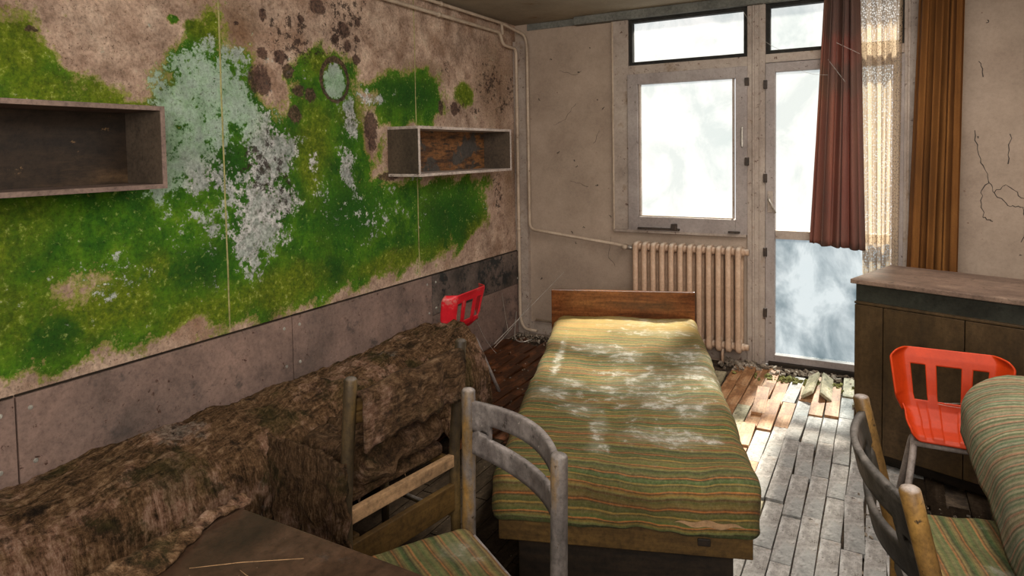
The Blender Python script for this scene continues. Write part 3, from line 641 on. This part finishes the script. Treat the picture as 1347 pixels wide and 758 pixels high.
# ================================================================= RADIATOR
rd = empty('radiator', 'cream ribbed cast radiator below the window, behind the headboard', 'radiator', loc=(0, 0, 0))
def rad_section():
    bm = bmesh.new(); T = .037
    y0, y1, z0, z1 = 4.74, 4.885, .095, .85
    def ring(yy0, yy1, zz0, zz1, rr, n=5):
        P = []
        for cx, cz, a0 in ((yy1-rr, zz1-rr, 0), (yy0+rr, zz1-rr, 90), (yy0+rr, zz0+rr, 180), (yy1-rr, zz0+rr, 270)):
            for k in range(n+1):
                a = R(a0+90*k/n); P.append((cx+rr*math.cos(a), cz+rr*math.sin(a)))
        return P
    Ou = ring(y0, y1, z0, z1, .045); In = ring(y0+.038, y1-.038, z0+.075, z1-.075, .02)
    n = len(Ou); vs = []
    for sx, inset in ((-T/2, .008), (-T/2+.008, 0), (T/2-.008, 0), (T/2, .008)):
        O2 = ring(y0+inset, y1-inset, z0+inset, z1-inset, .045-inset*.5); I2 = ring(y0+.038-inset, y1-.038+inset, z0+.075-inset, z1-.075+inset, .02+inset*.5)
        vs.append(([bm.verts.new((sx, a, b)) for a, b in O2], [bm.verts.new((sx, a, b)) for a, b in I2]))
    for (oa, ia), (ob, ib) in zip(vs, vs[1:]):
        for k in range(n):
            j = (k+1) % n
            bm.faces.new((oa[k], oa[j], ob[j], ob[k])); bm.faces.new((ia[j], ia[k], ib[k], ib[j]))
    for (oo, ii), fl in ((vs[0], 0), (vs[-1], 1)):
        for k in range(n):
            j = (k+1) % n; q = (oo[k], oo[j], ii[j], ii[k]); bm.faces.new(q if fl else q[::-1])
    for z in (z0+.04, z1-.04): 
        sweep(bm, [(-.034, 4.812, z), (.034, 4.812, z)], .026, 12)
    bmesh.ops.recalc_face_normals(bm, faces=bm.faces)
    me = bpy.data.meshes.new('radiator_section'); bm.to_mesh(me); bm.free()
    me.polygons.foreach_set('use_smooth', [True]*len(me.polygons)); me.materials.append(M['rad']); return me
rme = rad_section()
for k in range(12):
    o = bpy.data.objects.new('radiator_section', rme); COL.objects.link(o); o.parent = rd; o.location = (-1.605+k*.0675, 0, 0)
tube('end_plug', [(-.84, 4.812, .81), (-.80, 4.812, .81)], .022, M['rad'], rd); tube('end_plug', [(-.84, 4.812, .135), (-.80, 4.812, .135)], .022, M['rad'], rd)
tube('support_foot', [(-.98, 4.81, -.004), (-.98, 4.81, .11)], .011, M['rad'], rd)
tube('support_foot', [(-1.5, 4.81, -.004), (-1.5, 4.81, .11)], .011, M['rad'], rd)

# ================================================================= WALL SHELVES
def shelf(y0, y1, z0, z1, label, edge, back, t=.018):
    r_ = empty('wall_shelf', label, 'shelf', loc=(XL, (y0+y1)/2, z0)); X0, X1 = .003, .24; a, b = y0-(y0+y1)/2, y1-(y0+y1)/2; h = z1-z0
    box('shelf_top', (X0, a, h-t), (X1, b, h), M[edge], r_); box('shelf_bottom', (X0, a, 0), (X1, b, t), M[edge], r_)
    box('shelf_side', (X0, a, t), (X1, a+t, h-t), M['shelfside'], r_); box('shelf_side', (X0, b-t, t), (X1, b, h-t), M['shelfside'], r_)
    box('shelf_back', (X0, a+t, t), (X0+.006, b-t, h-t), M[back], r_, 0)
    rails('edge_strip', a, b, 0, h, t, 0, 0, M[edge], r_) if 0 else None
    for (p0, p1) in (((X1, a, 0), (X1+.004, a+t, h)), ((X1, b-t, 0), (X1+.004, b, h)), ((X1, a+t, h-t), (X1+.004, b-t, h)), ((X1, a+t, 0), (X1+.004, b-t, t))):
        box('edge_strip', p0, p1, M[edge], r_, .001)
    return r_
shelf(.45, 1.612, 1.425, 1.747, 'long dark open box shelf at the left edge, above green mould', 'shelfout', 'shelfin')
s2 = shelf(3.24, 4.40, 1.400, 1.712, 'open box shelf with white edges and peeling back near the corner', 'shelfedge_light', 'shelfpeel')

# ================================================================= STRIPED BED
ang = math.atan2(.329, .944)
bed = empty('single_bed', 'single bed with striped mouldy cover, foot towards the viewer', 'bed', loc=(-.715, 1.97, 0), rz=ang)
# local frame: x across (right +), y towards the head
inv = Matrix.Rotation(-ang, 3, 'Z')
def tobed(x, y): v = inv @ Vector((x+.715, y-1.97, 0)); return v.x, v.y
MB_ = [(-1.117, 3.17, 0.11, 0.09), (-0.922, 2.869, 0.12, 0.13), (-0.788, 2.632, 0.09, 0.1), (-0.837, 3.28, 0.11, 0.13), (-0.748, 3.07, 0.1, 0.11), (-0.664, 2.329, 0.16, 0.07), (-0.652, 2.949, 0.04, 0.08), (-1.285, 3.232, 0.14, 0.08), (-1.245, 2.548, 0.1, 0.08), (-1.06, 2.45, 0.08, 0.07), (-0.927, 2.308, 0.03, 0.12), (-0.863, 2.124, 0.03, 0.05), (-1.23, 2.716, 0.07, 0.06), (-1.041, 2.702, 0.1, 0.06), (-1.226, 3.823, 0.27, 0.09), (-1.418, 2.995, 0.02, 0.27), (-0.665, 2.605, 0.09, 0.1), (-1.1, 3.65, .2, .06)]
MBL = [(*tobed(a, b), c, d) for a, b, c, d in MB_]
LB = 2.08
def bdisp(p):
    w = .012*N(p.x, p.y, p.z, 2.2)+.004*N(p.x, p.y, p.z, 9)
    side = max(0, 1-p.y/.12)
    return (.012*N(p.y, p.z, 3, 4)*(1 if abs(p.x) > .3 else .2), .016*side*N(p.x*1.3, p.z, 8, 5), w-.02*math.exp(-((p.x+.1)/.25)**2-((p.y-1.0)/.5)**2)-(.012 if p.z < .4 else 0)*side*N(p.x, 0, 2, 3))
cushion('striped_cover', (-.435, 0, .33), (.435, LB, .505), (.055, .065, .06), M['stripe'], bed, (60, 130, 12), bdisp, flat=True,
        st=lambda p: p.y-(max(0, .505-p.z)*1.25 if p.y < .1 else 0)+.012*math.sin(p.x*7+1)*(1 if p.y < .1 else .25),
        mold=lambda p: max(blobs([(a, b, c*1.35, d*1.5) for a, b, c, d in MBL], p.x, p.y)*.74, .62*blobs([(.12, .85, .30, .42)], p.x, p.y))*(1 if p.y > .09 else .2),
        tan=lambda p: min(1, max(0, (p.y-1.45)/.45))*.75*(.6+.4*N(p.x, p.y, 0, 4)))  # yellow of the sunlit head end, painted into the cover colour
box('foot_board', (-.41, .020, .25), (.405, .06, .345), M['bedwood'], bed)
box('side_board', (.385, .06, .245), (.405, LB-.02, .335), M['bedwood'], bed); box('side_board', (-.41, .06, .245), (-.39, LB-.02, .335), M['bedwood'], bed)
box('slat_base', (-.385, .06, .30), (.38, LB-.02, .33), M['darkwood'], bed)
box('plinth', (-.36, .12, 0), (.36, .14, .235), M['darkwood'], bed); box('plinth', (-.36, .14, 0), (-.34, 1.95, .245), M['darkwood'], bed)
box('plinth', (.34, .14, 0), (.36, 1.95, .245), M['darkwood'], bed); box('plinth', (-.36, 1.93, 0), (.36, 1.95, .245), M['darkwood'], bed)
box('headboard', (-.465, LB+.012, 0), (.43, LB+.035, .655), M['headboard'], bed, .004)
box('knot_knob', (.235, .014, .285), (.275, .020, .31), M['darkwood'], bed) 
# torn patch on the foot end
def tear(uu, vv):
    x = .16+uu*.22; z = .372+(vv-.5)*.022*math.sin(uu*math.pi)+.004*math.sin(uu*17); return (x, -.012, z)
grid('torn_patch', tear, 20, 4, M['bedwood_light'], bed)
o = tag(box('split_board', (0, 0, 0), (.55, .02, .03), M['bedwood_light'], bev=.002), 'pale split board lying on the floor under the bed foot', 'board')
q_ = Matrix.Rotation(ang, 3, 'Z') @ Vector((-.40, .045, 0)); o.location = (-.715+q_.x, 1.97+q_.y, .0); o.rotation_euler = (0, R(-2), ang+.03)

# ================================================================= ROTTEN BED
rb = empty('rotten_bed', 'low bed along the mouldy wall buried under a rotten brown blanket', 'bed', loc=(-2.28, 1.7, 0))
prof = [(-2.672, .36), (-2.60, .43), (-2.50, .47), (-2.40, .52), (-2.30, .57), (-2.2, .60), (-2.1, .60), (-2.02, .57), (-1.95, .515), (-1.91, .45), (-1.895, .36), (-1.89, .24), (-1.885, .10)]
cum = [0]
for a, b in zip(prof, prof[1:]): cum.append(cum[-1]+math.dist(a, b))
def pat(t):
    s = t*cum[-1]
    for k in range(len(prof)-1):
        if s <= cum[k+1]+1e-9:
            q = (s-cum[k])/(cum[k+1]-cum[k]); a, b = prof[k], prof[k+1]; return a[0]+(b[0]-a[0])*q, a[1]+(b[1]-a[1])*q
    return prof[-1]
def drape(uu, vv):
    y = .25+min(vv/.93, 1)*2.84; x, z = pat(uu)
    hang = max(0, (uu-.62)/.38)
    amp = .035*N(x*2, y, 0, 1.6)+.03*N(x, y*.5, 5, 7)+.012*N(x*1.5, y*.6, 8, 22)
    fold = .035*math.sin(y*26+3*N(y, 0, 0, 2))*hang*(.4+.6*hang)
    z += (amp-.025)*(1-hang)+.012*math.sin(y*2.1)*(1-hang)
    x = max(XL+.02, x+.02*N(y, z, 7, 4)*(1-hang)+fold*.7+.02*N(y*3, z*3, 1, 5)*hang)
    z += .006*N(x*3, y, 2, 22)
    if uu > .9: z += (uu-.9)/.1*.09*N(y, 3, 3, 9)+.02
    if vv > .93:
        k = (vv-.93)/.07; y += .05*math.sin(k*math.pi/2)+.02*N(x*3, z, 0, 3); z = z*(1-k)+.05*k
        if k > .3: x += .012*math.sin(x*40)
    return (x, y, max(z, .004))
grid('blanket', drape, 90, 300, M['rag'], rb, attrs=dict(du=lambda a, b, p: a*cum[-1], dv=lambda a, b, p: b*3.2, hang=lambda a, b, p: min(1, max(0, (a-.5)/.3)))).location = (2.28, -1.7, 0)
for a in ('bed_frame',):
    box(a, (-.36, -1.35, .10), (.33, 1.30, .26), M['darkwood'], rb)
for sx in (-.32, .30):
    for sy in (-1.3, 1.24): box('leg', (sx-.025, sy-.025, 0), (sx+.025, sy+.025, .11), M['darkwood'], rb)

# ================================================================= DINING CHAIRS
def post_mesh(x, recline, top=.85, rad=.0205, mat=None, parent=None, sq=.8):
    bm = bmesh.new(); P = [(x, .0, 0), (x, .0, .2), (x, .0, .44)]
    for k in range(1, 7): 
        z = .44+(top-.44)*k/6; P.append((x, math.tan(recline)*(z-.44), z))
    n = len(P); rs = [rad*.8, rad*.95, rad]+[rad]*(n-3)
    P.append((x, P[-1][1]+.001, top+.006)); rs.append(rad*.8); P.append((x, P[-1][1], top+.009)); rs.append(rad*.35)
    sweep(bm, P, rs, 12); bmesh.ops.recalc_face_normals(bm, faces=bm.faces)
    for v in bm.verts: v.co.y = v.co.y*1.0
    me = bpy.data.meshes.new('back_post'); bm.to_mesh(me); bm.free(); return link('back_post', me, mat, parent, smooth=True)
def chair(label, loc, rz, recline, w=.47, top=.85, postm='chairpost', panel='chairpaint', bow=.07, pz=(.665, .815), slot=True, seatrot=0, seatm='stripe_chair', depth=.42, seatw=None, seatdx=0):
    c = empty('dining_chair', label, 'chair', 'wooden dining chairs with slotted curved backs', loc, rz)
    h = w/2; k = math.tan(recline); seatw = seatw or w-.05
    post_mesh(-h, recline, top, mat=M[postm], parent=c); post_mesh(h, recline, top, mat=M[postm], parent=c)
    # curved slotted back panel
    nu, nv = 40, 12
    def fn(uu, vv):
        x = -h+uu*w; z = pz[0]+vv*(pz[1]-pz[0]); e = math.sin(uu*math.pi)
        zz = z-(.02*(1-e))*(1 if vv < .5 else -0.3)*(-1)
        return (x, k*(zz-.44)+bow*e**.9, zz)
    def sk(uu, vv): return slot and .16 < uu < .88 and .36 < vv < .66
    o = grid('back_panel', fn, nu, nv, M[panel], c, solid=.016, skip=sk)
    # seat
    s = cushion('seat', (-seatw/2+seatdx, -depth-.02, .425), (seatw/2+seatdx, -.02, .478), (.03, .03, .02), M[seatm], c, (26, 26, 6),
                lambda p: (0, 0, .008*N(p.x, p.y, 1, 5)+.012*math.exp(-(p.x**2+(p.y+.2)**2)/.02)*(p.z > .45)), st=lambda p: p.y*1.0,
                mold=lambda p: .55*blobs([(-.1, -.1, .08, .05), (.1, -.25, .05, .1), (0.02, -.33, .1, .04)], p.x, p.y)+.12)
    box('seat_rail', (-h+.01, -.012, .385), (h-.01, .012, .43), M[panel] if slot else M['bedwood_light'], c); box('seat_rail', (-h+.03, -depth, .385), (h-.03, -depth+.022, .425), M[panel], c)
    for sx in (-1, 1):
        box('seat_rail', (sx*(h-.03)-.01, -depth+.02, .385), (sx*(h-.03)+.01, -.015, .425), M[panel], c)
        tube('front_leg', [(sx*(h-.03), -depth+.01, 0), (sx*(h-.03), -depth+.01, .42)], [.015, .019], M[postm], c)
    for sx in (-1, 1): tube('stretcher', [(sx*(h-.012), -.01, .2), (sx*(h-.025), -depth+.01, .2)], .01, M[postm], c)
    return c
# chair at the table, back towards the bed
c2 = chair('grey dining chair in the centre with arched slotted back before the striped bed', (-.843, 1.455, 0), R(-32), R(1), w=.485, top=.852, pz=(.655, .83))
# chair at the rotten bed
c1 = chair('dark dining chair against the rotten bed, brown rag over its back', (-1.415, 1.745, 0), R(-98.6), R(6), w=.50, top=.858, postm='chairdark', panel='bedwood', bow=.03, pz=(.70, .80), slot=False, seatm='ragdark', depth=.37)
box('low_rail', (-.24, -.01, .22), (.24, .012, .32), M['bedwood'], c1)
box('side_rail', (.19, -.35, .30), (.215, -.01, .33), M['bedwood'], c1)
# chair at the right edge
c3 = chair('ochre legged dining chair at lower right, seen edge-on under the striped mattress', (.10, 1.80, 0), R(101), R(13), w=.52, top=.85, postm='chairochre', panel='panel_dark', bow=.06, pz=(.62, .825), depth=.42, seatdx=.185)

# rags on chair 1
def rag_rail(uu, vv):
    # over the top rail: front side up and over
    x = -.235+uu*.47; s = vv
    top = .825+.012*N(x, 0, 0, 8)-.02*uu
    if s < .45: z = top-(.45-s)/.45*(.16+.03*N(x, 1, 2, 12)); y = .078+.010*math.sin(x*60)*.5
    elif s < .55: z = top+.008*math.sin((s-.45)/.1*math.pi); y = .078-(s-.45)/.1*.055
    else: z = top-(s-.55)/.45*.1; y = .022
    return (x, y+.006*N(x*3, z*3, 0, 9), z)
o = grid('draped_rag', rag_rail, 60, 30, M['ragdark'], None, solid=.010, attrs=dict(du=lambda a, b, p: b*.3, dv=lambda a, b, p: p[0]))
o.location = c1.location; o.rotation_euler = c1.rotation_euler; tag(o, 'dark rotten rag hung over the back rail of the dark chair', 'rag')
o = cushion('rotten_rag', (-.22, -.37, .484), (.20, .015, .60), (.07, .09, .05), M['ragdark'], None, (40, 40, 12),
            lambda p: (.012*N(p.y*3, p.z*3, 1, 4), .012*N(p.x*3, p.z*3, 5, 5), 0 if p.z < .5 else .03*N(p.x*2, p.y*2, 3, 5)-.03*(p.x > .05)))
o.location = c1.location; o.rotation_euler = c1.rotation_euler; tag(o, 'heap of rotten brown cloth lying on the seat of the dark chair', 'rag')

def side_hang(uu, vv):
    a = uu*.43; y = .03-a
    return (.262+.02*math.sin(a*40)*vv+.02*N(a*3, vv*2, 0, 3), y, .60-.03*a-vv*(.50+.05*N(a, 0, 4, 14))+.02*N(a*4, vv, 7, 3))
o = grid('hanging_rag', side_hang, 60, 50, M['ragdark'], None, solid=.012, attrs=dict(du=lambda a, b, p: b*.5, dv=lambda a, b, p: a*.75, hang=lambda a, b, p: 1))
o.location = c1.location; o.rotation_euler = c1.rotation_euler; tag(o, 'torn blanket end hanging to the floor left of the dark chair', 'rag')

# ================================================================= TABLE
tb = empty('table', 'dark wooden table corner at lower left, mossy cloth on its edge', 'table', loc=(-.95, .6, 0))
box('table_top', (-.385, -.45, .69), (.35, .41, .72), M['table'], tb, .004)
for sx in (-.34, .31):
    for sy in (-.40, .36): box('leg', (sx-.025, sy-.025, 0), (sx+.025, sy+.025, .69), M['darkwood'], tb)
def tcloth(uu, vv):
    y = .22+vv*.82; edge = .15*(1-vv)**1.0+.02+.03*N(0, y, 0, 7)
    x = -1.52+uu*(.19+edge)
    over = max(0, 1-uu*1.7)
    z = .726+.03*math.sin(min(uu, 1)*math.pi)*(.6+.5*N(x, y, 0, 6))+.012*N(x, y, 3, 20)
    if x < -1.33: z -= (-1.33-x)**1.2*1.6
    return (x, y, max(z, .724 if x > -1.335 else 0))
o = grid('mossy_cloth', tcloth, 50, 110, M['rag'], None, solid=.006, attrs=dict(du=lambda a, b, p: p[1]*.6, dv=lambda a, b, p: p[0])); tag(o, 'pinkish brown rotten cloth draped over the table edge', 'cloth')
tag(tube('straw', [(-1.20, .80, .727), (-1.12, .86, .729), (-1.02, .93, .727)], .0008, M['bedwood_light']), 'long pale straw lying on the table top', 'straw')
tag(tube('straw', [(-1.08, .82, .727), (-1.1, .84, .73), (-1.03, .83, .727)], .0008, M['bedwood_light']), 'short bent pale straw on the table top', 'straw')

# ================================================================= ORANGE / RED PLASTIC CHAIRS
def shell_chair(label, loc, rz, mat, rx=0, w=.20):
    c = empty('plastic_chair', label, 'chair', loc=loc, rz=rz); c.rotation_euler = (rx, 0, rz)
    prof = [(.125, .735), (.112, .70), (.095, .62), (.085, .56), (.07, .51), (.04, .478), (.0, .458), (-.035, .450), (-.062, .444), (-.072, .426)]
    cu = [0]
    for a, b in zip(prof, prof[1:]): cu.append(cu[-1]+math.dist(a, b))
    tot = cu[-1]
    def pr(t):
        s = t*tot
        for k in range(len(prof)-1):
            if s <= cu[k+1]+1e-9:
                q = (s-cu[k])/(cu[k+1]-cu[k]); return prof[k][0]+(prof[k+1][0]-prof[k][0])*q, prof[k][1]+(prof[k+1][1]-prof[k][1])*q
        return prof[-1]
    def half(t):      # half width along the profile
        if t < .08: return w*(.90+.10*math.sin(t/.08*math.pi/2))
        if t < .45: return w*(1-.10*(t-.08)/.37)
        if t < .70: return w*(.90-.16*(t-.45)/.25)
        return w*(.74-.10*((t-.7)/.3)**2)
    slots = ((-.66*w, -.41*w), (-.21*w, .21*w), (.41*w, .66*w))
    def fn(uu, vv):
        y, z = pr(vv); a = (uu*2-1); x = a*half(vv)
        e = max(0, abs(a)-.74)/.26
        if vv < .62: y -= .075*e**1.8*min(1, (.62-vv)/.2)
        else: z += .03*e**2
        q = a*w
        if any(s0+.005 < q < s1-.005 for s0, s1 in slots) and (.52 < vv < .97):
            if vv > .42: z -= .006
            else: y += .005
        return (x, y, z)
    def sk(uu, vv): q = (uu*2-1)*w; return any(s0 < q < s1 for s0, s1 in slots) and .16 < vv < .50
    o = grid('shell', fn, 94, 80, mat, c, solid=.006, skip=sk)
    for sx in (-1, 1):
        tube('leg_frame', [(sx*.175, -.22, .012), (sx*.12, -.06, .405), (sx*.12, .06, .405), (sx*.175, .22, .012)], .0125, M['tube'], c, rr=.06)
    tube('cross_tube', [(-.12, -.04, .405), (.12, -.04, .405)], .010, M['tube'], c); tube('cross_tube', [(-.12, .04, .405), (.12, .04, .405)], .010, M['tube'], c)
    return c
shell_chair('orange plastic chair with slotted back in front of the cabinet', (.24, 2.95, 0), R(0), M['redplastic'])
shell_chair('crimson plastic chair with slotted back behind the rotten bed', (-2.32, 3.41, 0), R(-88), M['redplastic2'], 0, .235).scale = (.94, .94, .94)

# ================================================================= CABINET
ca = math.atan2(-.332, .943)
cb = empty('sideboard', 'dark brown wooden sideboard in front of the curtains, dusty top', 'cabinet', loc=(-.107, 3.60, 0), rz=ca)
L, D = 1.25, .50
box('cabinet_top', (-.012, -.02, .878), (L+.01, D+.01, .90), M['cabtop'], cb, .004)
box('cabinet_body', (0, .022, .06), (L, D, .785), M['cab'], cb); box('cabinet_recess', (0, .02, .785), (L, D, .878), M['cabband'], cb)
box('drawer_lip', (0, .0, .778), (L, .022, .79), M['cab'], cb); box('plinth', (.02, .05, 0), (L-.02, D-.02, .06), M['darkwood'], cb)
xs = [0, .13, .46, .80, L]
for a, b in zip(xs, xs[1:]): box('cabinet_door', (a+.002, .0, .065), (b-.002, .02, .775), M['cab'], cb, .002)

# ================================================================= THIRD BED (right edge)
b3 = empty('striped_mattress_bed', 'green and pink striped mattress on a bed base at the right edge', 'mattress', loc=(.75, 1.6, 0))
cushion('mattress', (-.475, -1.6, .590), (.75, 1.12, .80), (.16, .10, .13), M['stripe_grey'], b3, (30, 110, 14), flat=True, disp= lambda p: (.01*N(p.y, p.z, 0, 3), 0, .008*N(p.x, p.y, 0, 4)),
        st=lambda p: p.y+.9*p.z+.15*p.x, mold=lambda p: .2)
b3.rotation_euler = (0, 0, R(2))
box('bed_base', (-.10, -1.5, .30), (.72, .9, .585), M['darkwood'], b3)
for sx in (-.05, .68):
    for sy in (-1.4, .8): box('leg', (sx-.03, sy-.03, 0), (sx+.03, sy+.03, .30), M['darkwood'], b3)

# ================================================================= CURTAINS
def curtain(name, xt, xb, z0, z1, y, folds, amp, mat, label, cat='curtain', nu=110, nv=50, ph=0, solid=.002, ragg=.0):
    def fn(uu, vv):
        z = z1+(z0-z1)*vv; a = xt[0]+(xb[0]-xt[0])*vv; b = xt[1]+(xb[1]-xt[1])*vv
        q = uu+.02*math.sin(uu*9+vv*2)
        x = a+(b-a)*uu
        yy = y+amp*math.sin(q*folds*2*math.pi+ph+.5*math.sin(vv*2.2))*(.75+.25*vv)+.4*amp*math.sin(q*folds*4.3*math.pi+1)+.01*N(x, z, 0, 2)
        return (x+.006*math.sin(uu*folds*12), yy, z+(ragg*N(x*2, 5, 0, 6)-.03*uu*(ragg > 0) if vv > .99 else 0))
    o = grid(name, fn, nu, nv, mat, None, solid=solid); return tag(o, label, cat)
curtain('curtain', (-.325, -.125), (-.41, -.085), .905, 2.53, 4.74, 3.2, .036, M['curtain_a'], 'short rust brown curtain, glowing orange at its lower edge, left of the net', ragg=.012)
curtain('curtain', (.20, .425), (.125, .40), .05, 2.53, 4.74, 3.4, .040, M['curtain_b'], 'long ochre brown curtain right of the door, behind the sideboard', ph=1)
curtain('net_curtain', (-.13, .115), (-.09, .10), .30, 2.53, 4.80, 4.5, .026, M['lace'], 'whitish net curtain hanging between the two brown curtains', nu=140, solid=0)
box('trim_5', (-.45, 4.72, 2.53), (1.2, 4.83, 2.545), M['ctrim'], kind='structure')

# ================================================================= COBWEBS
def web(pts, label, rad=.0012):
    bm = bmesh.new()
    for P in pts:
        a, b = Vector(P[0]), Vector(P[1]); sag = P[2] if len(P) > 2 else .01
        sweep(bm, [a.lerp(b, k/8)+Vector((0, 0, -sag*math.sin(k/8*math.pi))) for k in range(9)], rad, 4)
    me = bpy.data.meshes.new('cobweb'); bm.to_mesh(me); bm.free(); tag(link('cobweb', me, M['web']), label, 'cobweb')
web([((-1.97, 3.28, .42), (-2.10, 4.55, .62), .0), ((-1.97, 3.28, .40), (-2.3, 4.4, .42), .02), ((-2.68, 4.2, .28), (-1.97, 3.3, .36), .03), ((-2.68, 4.6, .40), (-2.0, 3.5, .44), .01)], 'dusty cobweb threads between the crimson chair and the corner', .0012)
web([((-.85, 4.89, 2.5), (-.6, 4.80, 2.2), .05), ((-.82, 4.88, 2.4), (-.7, 4.86, 2.55), .01), ((-.55, 4.86, 2.1), (-.3, 4.7, 2.0), .02), ((-.3, 4.7, 2.1), (-.2, 4.7, 1.95), .0), ((-.25, 4.7, 2.2), (-.12, 4.7, 2.12), 0)], 'cobweb strands across the top of the mullion and curtain')
web([((.22, 2.96, .56), (.42, 2.9, .64), .01), ((.20, 2.97, .55), (.40, 2.93, .58), .01)], 'thin cobweb strands across the slots of the orange chair', .0008)
